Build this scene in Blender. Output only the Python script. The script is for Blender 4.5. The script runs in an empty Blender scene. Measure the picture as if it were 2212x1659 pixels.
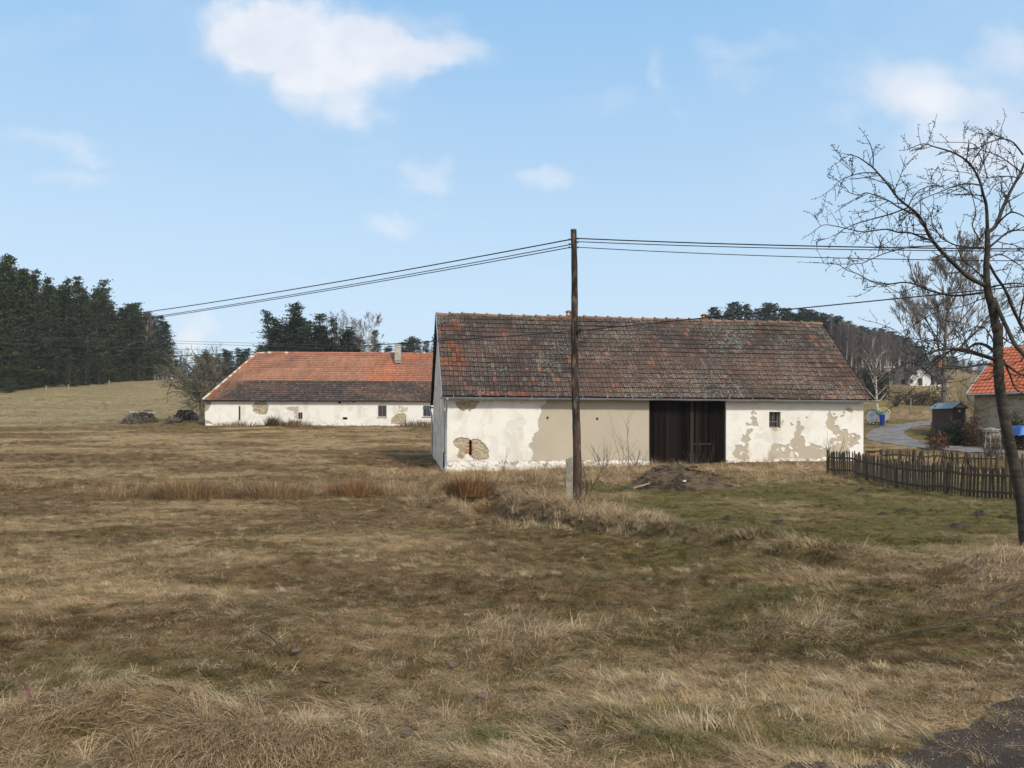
import bpy, math, random
import numpy as np
from mathutils import Vector
D = bpy.data
SC = bpy.context.scene
COL = SC.collection
R = math.radians
K = 0.0005787      # tangent per photo unit (photo 2212 units wide, 800 px focal at 1024)
EYE = 1.7
HZ = 937.0

# ------------------------------------------------------------------ camera
cam_data = D.cameras.new("camera"); cam = D.objects.new("camera", cam_data); COL.objects.link(cam)
cam.location = (0, 0, EYE); cam.rotation_euler = (R(90), 0, 0)
cam_data.lens = 28.125; cam_data.sensor_width = 36.0; cam_data.shift_y = 0.0486
cam_data.clip_start = 0.1; cam_data.clip_end = 3000
SC.camera = cam

# ------------------------------------------------------------------ node helper
class NT:
    def __init__(s, tree): s.t = tree; s.n = tree.nodes; s.l = tree.links
    def new(s, typ, **kw):
        n = s.n.new(typ)
        for k, v in kw.items(): setattr(n, k, v)
        return n
    def put(s, sock, v):
        if isinstance(v, bpy.types.NodeSocket): s.l.new(v, sock)
        elif v is not None:
            if isinstance(v, tuple) and len(v) == 3 and sock.type == 'RGBA': v = v + (1,)
            sock.default_value = v
    def math(s, op, a, b=None, c=None, clamp=False):
        n = s.new('ShaderNodeMath', operation=op); n.use_clamp = clamp
        s.put(n.inputs[0], a)
        if b is not None: s.put(n.inputs[1], b)
        if c is not None: s.put(n.inputs[2], c)
        return n.outputs[0]
    def mix(s, f, a, b, mode='MIX'):
        n = s.new('ShaderNodeMix', data_type='RGBA', blend_type=mode)
        s.put(n.inputs[0], f); s.put(n.inputs[6], a); s.put(n.inputs[7], b)
        return n.outputs[2]
    def noise(s, vec, scale, detail=4, rough=.55, dist=0.0):
        n = s.new('ShaderNodeTexNoise'); 
        if vec is not None: s.l.new(vec, n.inputs['Vector'])
        n.inputs['Scale'].default_value = scale; n.inputs['Detail'].default_value = detail
        n.inputs['Roughness'].default_value = rough; n.inputs['Distortion'].default_value = dist
        return n.outputs['Fac']
    def sstep(s, v, lo, hi):
        n = s.new('ShaderNodeMapRange', interpolation_type='SMOOTHSTEP')
        s.put(n.inputs[0], v); n.inputs[1].default_value = lo; n.inputs[2].default_value = hi
        return n.outputs[0]
    def mapping(s, vec, scale):
        n = s.new('ShaderNodeMapping'); s.l.new(vec, n.inputs[0]); n.inputs['Scale'].default_value = scale
        return n.outputs[0]

# ------------------------------------------------------------------ sky
SUN_EL, SUN_AZ = R(40), R(148)      # azimuth clockwise from +Y: behind the camera, to the right
w = D.worlds.new("World"); SC.world = w; w.use_nodes = True
nt = NT(w.node_tree); nt.n.clear()
sky = nt.new('ShaderNodeTexSky', sky_type='NISHITA'); sky.sun_disc = False
sky.sun_elevation = SUN_EL; sky.sun_rotation = SUN_AZ; sky.air_density = 1.0; sky.dust_density = 0.6; sky.ozone_density = 1.6; sky.altitude = 500
tc = nt.new('ShaderNodeTexCoord'); sep = nt.new('ShaderNodeSeparateXYZ'); nt.l.new(tc.outputs['Generated'], sep.inputs[0])
yy = nt.math('MAXIMUM', sep.outputs[1], .12)
u0 = nt.math('DIVIDE', sep.outputs[0], yy); v0 = nt.math('DIVIDE', sep.outputs[2], yy)
cb = nt.new('ShaderNodeCombineXYZ'); nt.l.new(u0, cb.inputs[0]); nt.l.new(v0, cb.inputs[1])
uv = cb.outputs[0]
n1 = nt.new('ShaderNodeTexNoise'); nt.l.new(uv, n1.inputs['Vector']); n1.inputs['Scale'].default_value = 6; n1.inputs['Detail'].default_value = 5; n1.inputs['Roughness'].default_value = .6
sn = nt.new('ShaderNodeSeparateColor'); nt.l.new(n1.outputs['Color'], sn.inputs[0])
u = nt.math('MULTIPLY_ADD', nt.math('SUBTRACT', sn.outputs[0], .5), .16, u0)
v = nt.math('MULTIPLY_ADD', nt.math('SUBTRACT', sn.outputs[1], .5), .12, v0)
CL = [(560,40,150,85,1.5),(650,85,190,95,1.5),(770,120,180,75,1.15),(700,185,110,75,1.0),(800,232,80,34,.7),(880,70,130,75,.9),(960,95,120,50,.65),(500,25,90,40,.5),(640,215,60,40,.4),
      (90,290,125,26,.8),(190,320,70,20,.6),(160,372,115,22,.65),(50,95,120,60,.38),(170,95,60,40,.15),(290,10,130,35,.25),
      (915,382,60,34,.9),(1175,385,48,26,.85),(822,495,72,34,.9),(925,465,34,18,.3),(1025,468,28,14,.2),(800,325,70,50,.25),
      (1418,130,24,52,.5),(1440,180,30,34,.3),(1600,150,75,36,.6),(1640,100,90,24,.5),(1550,90,40,60,.4),(1260,220,90,34,.2),(1495,225,34,18,.35),(1330,200,70,30,.25),
      (1990,215,120,80,.8),(2080,270,130,70,.7),(2180,130,90,70,.7),(1930,190,160,70,.4),(2060,360,140,60,.7),(2200,330,110,80,.6),(1800,250,60,26,.25),
      (410,708,50,34,1.1),(505,740,46,16,.6),(380,735,50,24,.8),(1425,635,44,14,.3),(1180,583,36,14,.25),(510,550,34,12,.2),(1880,685,60,26,.4)]
acc = None
for cx, cy, rx, ry, a in CL:
    du = nt.math('MULTIPLY', nt.math('SUBTRACT', u, (cx-1106)*K), 1/(rx*1.25*K))
    dv = nt.math('MULTIPLY', nt.math('SUBTRACT', v, (HZ-cy)*K), 1/(ry*1.25*K))
    d = nt.math('MULTIPLY_ADD', du, du, nt.math('MULTIPLY', dv, dv))
    m = nt.math('MULTIPLY', nt.math('MAXIMUM', nt.math('SUBTRACT', 1.0, d), 0.0), a)
    acc = m if acc is None else nt.math('ADD', acc, m)
# thin veils elsewhere in the sky
veil = nt.sstep(nt.noise(tc.outputs['Generated'], 2.2, 6, .6, .3), .5, .85)
fine = nt.noise(uv, 22, 6, .62)
wisp = nt.noise(nt.mapping(uv, (1., 2.6, 1.)), 5.5, 8, .66, .6)
acc = nt.math('MULTIPLY_ADD', nt.math('SUBTRACT', fine, .5), .55, acc)
acc = nt.math('ADD', acc, nt.math('MULTIPLY', nt.math('SUBTRACT', wisp, .5), 1.1))
rtop = nt.math('MULTIPLY', nt.sstep(u0, .15, .6), nt.sstep(v0, .15, .4))
acc = nt.math('MULTIPLY_ADD', rtop, .28, acc)
mask = nt.sstep(acc, .0, 1.95)
mask = nt.math('ADD', mask, nt.math('MULTIPLY', veil, .16), clamp=True)
rp = nt.new('ShaderNodeValToRGB'); nt.l.new(sep.outputs[2], rp.inputs[0]); e_ = rp.color_ramp.elements
for i_, (p_, c_) in enumerate(((0,(.63,.76,.88)),(.22,(.49,.69,.90)),(.48,(.28,.53,.85)),(1,(.15,.34,.68)))):
    q_ = e_[i_] if i_ < 2 else e_.new(p_)
    q_.position = p_; q_.color = c_+(1,)
rp2 = nt.mix(1.0, rp.outputs[0], (6.9, 6.7, 6.45), 'MULTIPLY')
skyc = nt.mix(.88, sky.outputs[0], rp2)
back = nt.math('MULTIPLY', nt.sstep(sep.outputs[1], .50, .12), nt.sstep(nt.noise(tc.outputs['Generated'], 1.9, 6, .6), .36, .56))  # unseen white cloud added behind and beside the camera to neutralise the fill light
mask = nt.math('MAXIMUM', mask, nt.math('MULTIPLY', back, .95))
shade = nt.mix(nt.sstep(nt.noise(uv, 9, 4), .35, .65), (4.9, 5.1, 5.6), (5.9, 5.9, 6.0))
skyc = nt.mix(nt.math('MULTIPLY', mask, .86), skyc, shade)
bg = nt.new('ShaderNodeBackground'); nt.l.new(skyc, bg.inputs[0]); bg.inputs[1].default_value = 0.12
wo = nt.new('ShaderNodeOutputWorld'); nt.l.new(bg.outputs[0], wo.inputs[0])

sl = D.lights.new("sun", 'SUN'); so = D.objects.new("sun", sl); COL.objects.link(so)
sl.energy = 2.4; sl.angle = R(5); sl.color = (1, .93, .82)
sd = Vector((math.sin(SUN_AZ)*math.cos(SUN_EL), math.cos(SUN_AZ)*math.cos(SUN_EL), math.sin(SUN_EL)))
so.rotation_euler = sd.to_track_quat('Z', 'Y').to_euler()
SC.view_settings.view_transform = 'Standard'; SC.view_settings.look = 'None'
SC.view_settings.exposure = 0.48; SC.view_settings.gamma = 1.0

# ------------------------------------------------------------------ numpy noise
def _h(ix, iy, seed):
    n = (ix.astype(np.int64)*374761393 + iy.astype(np.int64)*668265263 + seed*974634777) & 0x7fffffff
    n = ((n ^ (n >> 13))*1274126177) & 0x7fffffff
    n = n ^ (n >> 16)
    return (n & 0xffff)/65535.0
def vnoise(x, y, seed=0):
    x = np.asarray(x, float); y = np.asarray(y, float)
    ix = np.floor(x); iy = np.floor(y); fx = x-ix; fy = y-iy
    fx = fx*fx*(3-2*fx); fy = fy*fy*(3-2*fy); ix = ix.astype(np.int64); iy = iy.astype(np.int64)
    a = _h(ix, iy, seed); b = _h(ix+1, iy, seed); c = _h(ix, iy+1, seed); d = _h(ix+1, iy+1, seed)
    return (a*(1-fx)+b*fx)*(1-fy)+(c*(1-fx)+d*fx)*fy
def fbm(x, y, seed=0, o=4, g=.5):
    s = 0; a = 1; t = 0
    for i in range(o):
        s = s+a*vnoise(np.asarray(x)*2**i, np.asarray(y)*2**i, seed+i*17); t += a; a *= g
    return s/t
def sm(x, a, b):
    t = np.clip((np.asarray(x, float)-a)/(b-a), 0, 1); return t*t*(3-2*t)

# ------------------------------------------------------------------ terrain
YR = [0,8,15,22,30,38,50,62,76,90,110,130,150,190,260,350,600,900]
CT = {-600:[0,0,0,0,.2,.5,1.0,1.7,2.5,3.6,6,9,11.5,15,16,16,14,14],
  0:[0,0,0,0,.2,.5,.9,1.5,2.3,3.2,6,9.15,11.5,15,15,12,8,5],
  200:[0,0,0,0,.2,.45,.9,1.5,2.4,3.3,5.8,8.6,11,14.5,14,12,8,5],
  400:[0,0,0,0,.15,.4,.9,1.6,2.5,3.8,6,8.6,11,15.5,15,12,10,5],
  560:[0,0,0,0,.1,.3,.8,1.6,2.5,3.6,5.8,8,10,12.5,15,15,12,8],
  930:[0,0,0,0,-.12,-.12,.7,1.6,2.4,3.2,5,7,9,12,15,18,20,20],
  1106:[0,0,0,0,-.06,-.04,.6,1.4,2.4,3.2,5,7,9,12,18,24,30,30],
  1500:[0,0,0,-.03,.05,.2,.6,1.2,2.4,3.6,5.5,8,11,16,24,30,40,40],
  1870:[0,-.02,-.05,-.1,0,.22,.8,1.7,2.6,4,6.5,9,11.5,15.5,22,29,35,35],
  2000:[0,-.02,-.05,-.15,-.1,.15,.85,1.8,2.6,3.9,5.8,8.3,10.5,15,23,33,45,45],
  2212:[0,-.02,-.05,-.2,-.1,.2,1.1,1.9,2.8,3.9,5.8,8,10,14,20,26,30,30],
  2900:[0,0,-.05,-.2,-.1,.2,1.1,1.9,2.8,3.9,5.8,8,10,14,18,22,25,25]}
_tc = np.array([(c-1106)*K for c in CT]); _tab = np.array([CT[c] for c in CT], float)
_w = lambda Y: np.log(np.maximum(Y, 0)+12.)
_tg = np.linspace(-1.1, 1.1, 221); _wg = np.linspace(_w(0), _w(900), 260)
_yw = _w(np.array(YR, float))
_A = np.array([np.interp(_wg, _yw, r) for r in _tab])
_G = np.array([np.interp(_tg, _tc, _A[:, j]) for j in range(len(_wg))]).T
for _ in range(4):
    p = np.pad(_G, 3, mode='edge'); _G = sum(p[3+i:3+i+_G.shape[0], 3:-3] for i in range(-3, 4))/7
    p = np.pad(_G, 2, mode='edge'); _G = sum(p[2:-2, 2+i:2+i+_G.shape[1]] for i in range(-2, 3))/5
def base_h(X, Y):
    X = np.asarray(X, float); Y = np.asarray(Y, float)
    t = X/np.maximum(Y, 8.)
    a = np.clip((t+1.1)/2.2*220, 0, 219.999); b = np.clip((_w(Y)-_wg[0])/(_wg[-1]-_wg[0])*259, 0, 258.999)
    i = a.astype(int); j = b.astype(int); a = a-i; b = b-j
    return (_G[i, j]*(1-a)+_G[i+1, j]*a)*(1-b)+(_G[i, j+1]*(1-a)+_G[i+1, j+1]*a)*b
def flatpt(x, y):      # photo unit point on level ground
    Y = EYE/((y-HZ)*K); return ((x-1106)*K*Y, Y)
DITCH = [flatpt(*p) for p in [(2500,1262),(2212,1262),(2100,1250),(1950,1238),(1800,1212),(1640,1186),(1500,1166),(1330,1146),(1200,1122),(1120,1106),(1070,1088),(1030,1070),(900,1062),(700,1066),(500,1068),(200,1064),(-200,1064),(-900,1064)]]
def seg_dist(X, Y, pts):
    best = np.full(np.shape(X), 1e9); along = np.zeros(np.shape(X))
    for i in range(len(pts)-1):
        ax, ay = pts[i]; bx, by = pts[i+1]; dx, dy = bx-ax, by-ay
        t = np.clip(((X-ax)*dx+(Y-ay)*dy)/(dx*dx+dy*dy), 0, 1)
        d = np.hypot(X-ax-t*dx, Y-ay-t*dy); m = d < best
        best = np.where(m, d, best); along = np.where(m, i+t, along)
    return best, along
def ditch(X, Y):
    wx = X+.5*(fbm(np.asarray(X)*.8, np.asarray(Y)*.8, 31, 3)-.5); wy = Y+.5*(fbm(np.asarray(X)*.8, np.asarray(Y)*.8, 41, 3)-.5)
    return seg_dist(wx, wy, DITCH)
def H(X, Y):
    X = np.asarray(X, float); Y = np.asarray(Y, float)
    h = base_h(X, Y)
    near = 1-sm(Y, 60, 110)
    h = h+near*(1-.9*np.exp(-((X-1.6)/2.2)**2-((Y-19.2)/2.2)**2))*(.16*(fbm(X*.22, Y*.22, 3, 3)-.5)+.15*(fbm(X*1.1, Y*1.1, 5, 3)-.5)+.065*(fbm(X*4.5, Y*4.5, 9, 2)-.5))
    h = h+(1-near)*1.2*(fbm(X*.02, Y*.02, 13, 2)-.5)*sm(Y, 110, 200)
    d, al = ditch(X, Y)
    dep = np.interp(al, [0,2,5,8,9.5,10.5,11.5,13,17], [.35,.4,.5,.62,.8,.7,.32,.12,.08])
    h = h-dep*np.exp(-(d/np.interp(al, [0,4,6,7,8,10,11.5,18], [.5,.5,.55,.75,.95,.85,.5,.5]))**4)+.07*np.exp(-((d-1.0)/.5)**2)
    # wind-thrown straw mounds in the foreground left, and the mound at the tree foot
    h = h+.22*np.exp(-((X+2.25)/.55)**2-((Y-4.75)/.35)**2)+.15*np.exp(-((X+1.1)/.6)**2-((Y-4.3)/.35)**2)
    h = h+.42*np.exp(-((X-5.5)/.75)**2-((Y-8.6)/.8)**2)
    h = h+.12*np.exp(-((X+.3)/.5)**2-((Y-3.9)/.3)**2)
    return h
def h1(x, y): return float(H(np.array([x]), np.array([y]))[0])
def P(x, y, Y): return Vector(((x-1106)*K*Y, Y, EYE-(y-HZ)*K*Y))
def Gp(x, y, y0=3.0, y1=600.):        # photo unit point dropped on the terrain
    Ys = np.exp(np.linspace(np.log(y0), np.log(y1), 1500)); X = (x-1106)*K*Ys
    z = EYE-(y-HZ)*K*Ys; g = H(X, Ys); i = np.argmax(z < g)
    if i == 0: i = 1499
    return Vector((X[i], Ys[i], float(g[i])))
def at(x, Y, dz=0.0):
    X = (x-1106)*K*Y; return Vector((X, Y, h1(X, Y)+dz))

# ------------------------------------------------------------------ mesh builder
class MB:
    def __init__(s): s.v = []; s.f = []; s.c = []; s.cur = None
    def add(s, vs, fs):
        b = len(s.v); s.v.extend([tuple(p) for p in vs]); s.f.extend([tuple(i+b for i in f) for f in fs])
        if s.cur is not None: s.c.extend([s.cur]*len(fs))
    def box(s, c, size, ex=(1,0,0), ey=(0,1,0), ez=(0,0,1)):
        c = Vector(c); ex = Vector(ex)*size[0]/2; ey = Vector(ey)*size[1]/2; ez = Vector(ez)*size[2]/2
        vs = [c+a*ex+b*ey+d*ez for d in (-1,1) for b in (-1,1) for a in (-1,1)]
        s.add(vs, [(0,2,3,1),(4,5,7,6),(0,1,5,4),(2,6,7,3),(0,4,6,2),(1,3,7,5)])
    def bar(s, a, b, wd, th, side=(1,0,0)):
        a = Vector(a); b = Vector(b); d = (b-a); L = d.length; d.normalize()
        sx = Vector(side); sx = (sx-d*sx.dot(d)).normalized(); sy = d.cross(sx)
        s.box((a+b)/2, (wd, th, L), sx, sy, d)
    def tube(s, pts, rad, n=6, cap=True):
        pts = [Vector(p) for p in pts]
        if not hasattr(rad, '__len__'): rad = [rad]*len(pts)
        vs = []; fs = []; up = None
        for i, p in enumerate(pts):
            d = (pts[min(i+1, len(pts)-1)]-pts[max(i-1, 0)])
            d = d.normalized() if d.length > 1e-9 else Vector((0,0,1))
            if up is None:
                up = Vector((0,0,1)) if abs(d.z) < .9 else Vector((1,0,0))
            x = (up-d*up.dot(d)); x = x.normalized() if x.length > 1e-6 else d.orthogonal().normalized()
            up = x; y = d.cross(x)
            for k in range(n):
                a = 2*math.pi*k/n; vs.append(p+(x*math.cos(a)+y*math.sin(a))*rad[i])
        for i in range(len(pts)-1):
            for k in range(n):
                fs.append((i*n+k, i*n+(k+1)%n, (i+1)*n+(k+1)%n, (i+1)*n+k))
        if cap: fs.append(tuple(range(n))[::-1]); fs.append(tuple((len(pts)-1)*n+k for k in range(n)))
        s.add(vs, fs)
    def prism(s, poly, a, b):      # poly: list of 3D points, extruded by vector a->b offset
        n = len(poly); off = Vector(b)-Vector(a)
        s.add([Vector(p) for p in poly]+[Vector(p)+off for p in poly],
              [tuple(range(n))[::-1], tuple(range(n, 2*n))]+[(i, (i+1)%n, n+(i+1)%n, n+i) for i in range(n)])
def mesh_obj(name, mb, mat=None, parent=None, root=None, smooth=False):
    """links one mesh; vertices are given in world space"""
    me = D.meshes.new(name); loc = Vector((0,0,0))
    rt = root if root is not None else parent
    while rt is not None and rt.parent is not None: rt = rt.parent
    if rt is not None: loc = rt.location
    v = np.array(mb.v, float)-np.array(loc)
    me.from_pydata(v.tolist(), [], mb.f)
    if mb.c:
        a = me.attributes.new('col', 'FLOAT_COLOR', 'FACE')
        a.data.foreach_set('color', np.array([tuple(c)+(1,) if len(c) == 3 else c for c in mb.c], np.float32).ravel())
    if smooth: me.polygons.foreach_set('use_smooth', [True]*len(me.polygons))
    if mat: me.materials.append(mat)
    o = D.objects.new(name, me); COL.objects.link(o)
    if parent is not None: o.parent = parent
    return o
def tag(o, label=None, cat=None, group=None, kind=None):
    if label: o['label'] = label
    if cat: o['category'] = cat
    if group: o['group'] = group
    if kind: o['kind'] = kind
    return o
def thing(name, label, cat, loc, group=None):
    o = D.objects.new(name, None); COL.objects.link(o); o.location = loc; o.empty_display_size = .2
    return tag(o, label, cat, group)
def solo(name, mb, mat, label, cat, group=None, base=None, smooth=False):
    """a thing that is one mesh, origin at its base"""
    v = np.array(mb.v); b = base if base is not None else (v[:,0].mean(), v[:,1].mean(), v[:,2].min())
    mb.v = (v-np.array(b)).tolist(); o = mesh_obj(name, mb, mat, smooth=smooth); o.location = b
    return tag(o, label, cat, group)
def dup(root, loc, rz=0., sc=1., label=None, group=None):
    r = root.copy(); COL.objects.link(r); r.location = loc; r.rotation_euler = (0,0,rz); r.scale = (sc,sc,sc) if not hasattr(sc,'__len__') else sc
    if label: r['label'] = label
    if group: r['group'] = group
    for ch in root.children:
        c = ch.copy(); COL.objects.link(c); c.parent = r
        for g in ch.children:
            d = g.copy(); COL.objects.link(d); d.parent = c
    return r

# ------------------------------------------------------------------ materials
def M(name, c1, c2=None, scale=3., rough=.9, lo=.35, hi=.65, bump=0., bscale=20., stretch=(1,1,1), c3=None, s3=40., f3=.5, attr=None, metal=0., rnd=0., spec=.3, inst=False):
    m = D.materials.new(name); m.use_nodes = True; t = NT(m.node_tree)
    bs = t.n['Principled BSDF']; co = t.new('ShaderNodeTexCoord').outputs['Object']
    co = t.mapping(co, stretch)
    if attr:
        an = t.new('ShaderNodeAttribute', attribute_name=attr)
        if inst: an.attribute_type = 'INSTANCER'
        base = an.outputs['Color']
        if c1 != 1: base = t.mix(1., base, c1, 'MULTIPLY')
        if c2 is not None: base = t.mix(t.sstep(t.noise(co, scale), lo, hi), base, c2)
    else:
        base = c1
        if c2 is not None: base = t.mix(t.sstep(t.noise(co, scale, 6), lo, hi), c1, c2)
    if c3 is not None: base = t.mix(t.math('MULTIPLY', t.sstep(t.noise(co, s3, 4), .5, .7), f3), base, c3)
    if rnd:
        oi = t.new('ShaderNodeObjectInfo')
        base = t.mix(1., base, t.mix(oi.outputs['Random'], (1-rnd,)*3, (1+rnd, 1+rnd*.9, 1+rnd*.7)), 'MULTIPLY')
    t.put(bs.inputs['Base Color'], base); bs.inputs['Roughness'].default_value = rough; bs.inputs['Metallic'].default_value = metal
    bs.inputs['Specular IOR Level'].default_value = spec
    if bump:
        b = t.new('ShaderNodeBump'); b.inputs['Strength'].default_value = min(1., bump*2); b.inputs['Distance'].default_value = .02 if bump<=.5 else .05
        t.l.new(t.noise(co, bscale, 5, .6), b.inputs['Height']); t.l.new(b.outputs[0], bs.inputs['Normal'])
    return m
# ------------------------------------------------------------------ ground colours
def vx(X, Y): return 1106+X/(np.maximum(Y, .5)*K)
STRAW = np.array((.380,.262,.142)); BROWN = np.array((.180,.106,.052)); DARK = np.array((.068,.045,.026)); GREEN = np.array((.148,.126,.036)); PALE = np.array((.50,.385,.235))
_ra = np.array(flatpt(1700, 1700)); _rb = np.array(flatpt(2330, 1512)); _rd = (_rb-_ra)/np.hypot(*(_rb-_ra))
def near_road(X, Y): return (X-_ra[0])*_rd[1]-(Y-_ra[1])*_rd[0]
def ground_masks(X, Y):
    x = vx(X, Y)
    big = fbm(X*.16, Y*.30, 51, 4); mid = fbm(X*.7, Y*1.3, 61, 4); sml = fbm(X*2.6, Y*3.5, 71, 3)
    d, al = ditch(X, Y)
    side = sm(Y-np.interp(X, [p[0] for p in DITCH][::-1], [p[1] for p in DITCH][::-1]), 0, 1.0)  # beyond the ditch
    # green
    g = .30*sm(mid, .5, .75)+.12
    g = g+side*sm(x, 1150, 1350)*(1-sm(Y, 32, 37))*(.22+.42*sm(big+.25*(mid-.5), .38, .6))
    g = g+(1-side)*sm(x, 1050, 1500)*sm(Y, 5, 7)*(1-sm(Y, 12.5, 15))*.40*sm(mid, .3, .6)
    g = g+.30*sm(Y, 42, 60)*sm(x, 1750, 1900)+.30*sm(Y, 72, 95)*(1-sm(x, 1500, 1700))*(.4+sm(big, .4, .6)*.6)
    g = g+.35*(1-sm(Y, 5.2, 6.5))*sm(mid, .42, .62)
    g = g+.3*np.exp(-((Y-5.8)/.6)**2)*sm(-X, .8, 2)+.35*sm(Y, 70, 73)*(1-sm(Y, 76, 79))*sm(big, .3, .5)
    g = np.clip(g*sm(Y+X*.0, 0, 3), 0, 1)
    # dark litter
    k = .85*sm(big, .42, .58)+.5*sm(mid, .5, .68)
    k = k*(1-.55*sm(Y, 80, 95))
    k = k+.45*np.exp(-((Y-6.3)/1.0)**2)*(1-sm(x, 900, 1300))
    k = k-.55*(1-sm(Y, 4.6, 5.4))*(1-sm(x, 1500, 2000))
    nr_ = np.exp(-np.maximum(0, -near_road(X, Y))/.7)*(Y < 12)
    k = np.clip(k+.9*nr_*sm(mid+.2*sml, .35, .6), 0, 1)
    # tall straw
    tall = np.exp(-((d-np.interp(al, [4,6.5,8,10,11.5], [.85,.85,1.35,1.25,.95]))/np.interp(al, [4,6.5,8,10,11.5], [.3,.3,.45,.45,.45]))**2)*np.interp(al, [0,1,3,4.5,6.3,7.5,8.5,10,11.5,18], [.9,.9,.6,.32,.22,.7,.95,.95,.6,.35])*(.35+.9*sm(mid, .35, .6))*np.where(al > 4, .12+.88*side, 1-.5*side)
    front = np.interp(X, [-12,-3.2,0,8,12,14,17.8,30], [31,34.5,30.5,29.5,31,32.5,35,34])
    back = np.interp(X, [-3.1,17.8], [37.3,40.5])
    tall = np.maximum(tall, sm(Y-front, -5.5, 2.)*(1-sm(Y-back, -.1, .3))*sm(X, -7.5, -4)*(1-sm(X, 17, 20))*(.55+.45*mid)*(1-.75*sm(X, 5.5, 9))*(1-.85*sm(Y-back, -2.6, -1.0)))
    tall = np.maximum(tall, .7*np.exp(-((X+.4)/1.5)**2-((Y-20.4)/1.5)**2))
    tall = np.maximum(tall, np.exp(-((X-5.6)/1.3)**2-((Y-8.6)/1.1)**2))
    tall = np.maximum(tall, .8*(1-sm(Y, 4.3, 5.5))*(1-sm(x, 1000, 1500))*(.35+.65*sm(sml, .4, .6)))
    tall = np.maximum(tall, .40*sm(mid, .6, .75)*(1-sm(Y, 7.5, 10)))
    tall = tall*(1-.8*nr_)*(1-.85*np.exp(-((X-1.7)/.8)**2-((Y-18.6)/1.4)**2))
    tall = np.maximum(tall, .7*sm(Y, 80, 84)*(1-sm(Y, 90, 94))*sm(x, 1850, 1900))
    return g, k, np.clip(tall, 0, 1), d, al, sml
def ground_color(X, Y, scale=1.):
    g, k, tall, d, al, sml = ground_masks(X, Y)
    c = STRAW[None,:]*(1-k[:,None])+BROWN[None,:]*k[:,None]
    c = c+(DARK-c)*(sm(sml, .55, .8)*.45*k)[:,None]
    c = c+(GREEN-c)*(g*.9)[:,None]
    c = c+(np.array((.38,.265,.165))-c)*(tall*.8)[:,None]
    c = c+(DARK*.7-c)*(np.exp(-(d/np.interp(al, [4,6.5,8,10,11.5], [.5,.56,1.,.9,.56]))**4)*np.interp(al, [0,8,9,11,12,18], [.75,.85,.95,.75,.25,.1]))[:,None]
    # tan meadow on the slope
    s = sm(Y, 74, 88)*(1-sm(vx(X,Y), 1500, 1700))
    c = c+(np.array((.30,.245,.135))-c)*(s*.6)[:,None]
    return c*(.92+.16*vnoise(X*9, Y*9, 5))[:,None]

# ground sheet
def axis_x():
    s = np.linspace(-4.9, 4.9, 430); return 8*np.sinh(s)
X1 = axis_x(); Y1 = 3+np.concatenate([-np.exp(np.linspace(np.log(60), np.log(.6), 25)), 5*np.sinh(np.linspace(-.1, 5.6, 520))])
GX, GY = np.meshgrid(X1, Y1); gx = GX.ravel(); gy = GY.ravel(); gz = H(gx, gy)
nx, ny = len(X1), len(Y1)
me = D.meshes.new("ground")
idx = np.arange(nx*ny).reshape(ny, nx)
q = np.stack([idx[:-1,:-1], idx[:-1,1:], idx[1:,1:], idx[1:,:-1]], -1).reshape(-1, 4)
me.vertices.add(nx*ny); me.vertices.foreach_set('co', np.stack([gx, gy, gz], -1).astype(np.float32).ravel())
me.loops.add(q.size); me.loops.foreach_set('vertex_index', q.ravel().astype(np.int32))
me.polygons.add(len(q)); me.polygons.foreach_set('loop_start', (np.arange(len(q))*4).astype(np.int32))
me.update(calc_edges=True); me.polygons.foreach_set('use_smooth', [True]*len(q))
a = me.attributes.new('col', 'FLOAT_COLOR', 'POINT')
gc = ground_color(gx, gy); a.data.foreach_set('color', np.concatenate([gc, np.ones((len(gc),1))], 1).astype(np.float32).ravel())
gm = D.materials.new("turf"); gm.use_nodes = True; t = NT(gm.node_tree); bs = t.n['Principled BSDF']
co = t.new('ShaderNodeTexCoord').outputs['Object']; an = t.new('ShaderNodeAttribute', attribute_name='col').outputs['Color']
f1 = t.noise(t.mapping(co, (1,2.2,1)), 1.7, 8, .72); f2 = t.noise(t.mapping(co, (.6,1.8,1)), .45, 8, .72); f3 = t.noise(co, 14, 6, .7)
c = t.mix(t.sstep(f1, .38, .62), t.mix(1., an, (.68,.66,.62), 'MULTIPLY'), t.mix(1., an, (1.28,1.26,1.22), 'MULTIPLY'))
c = t.mix(t.math('MULTIPLY', t.sstep(f2, .45, .62), .5), c, t.mix(1., c, (.62,.60,.55), 'MULTIPLY'))
c = t.mix(t.sstep(f3, .3, .7), t.mix(1., c, (.7,.7,.7), 'MULTIPLY'), t.mix(1., c, (1.25,1.25,1.2), 'MULTIPLY'))
t.put(bs.inputs['Base Color'], c); bs.inputs['Roughness'].default_value = 1; bs.inputs['Specular IOR Level'].default_value = .1
b = t.new('ShaderNodeBump'); b.inputs['Strength'].default_value = 1; b.inputs['Distance'].default_value = .12
t.l.new(f1, b.inputs['Height']); b2 = t.new('ShaderNodeBump'); b2.inputs['Strength'].default_value = 1; b2.inputs['Distance'].default_value = .03
t.l.new(f3, b2.inputs['Height']); t.l.new(b.outputs[0], b2.inputs['Normal']); t.l.new(b2.outputs[0], bs.inputs['Normal'])
me.materials.append(gm)
go = D.objects.new("ground", me); COL.objects.link(go); tag(go, kind='structure')

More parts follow.
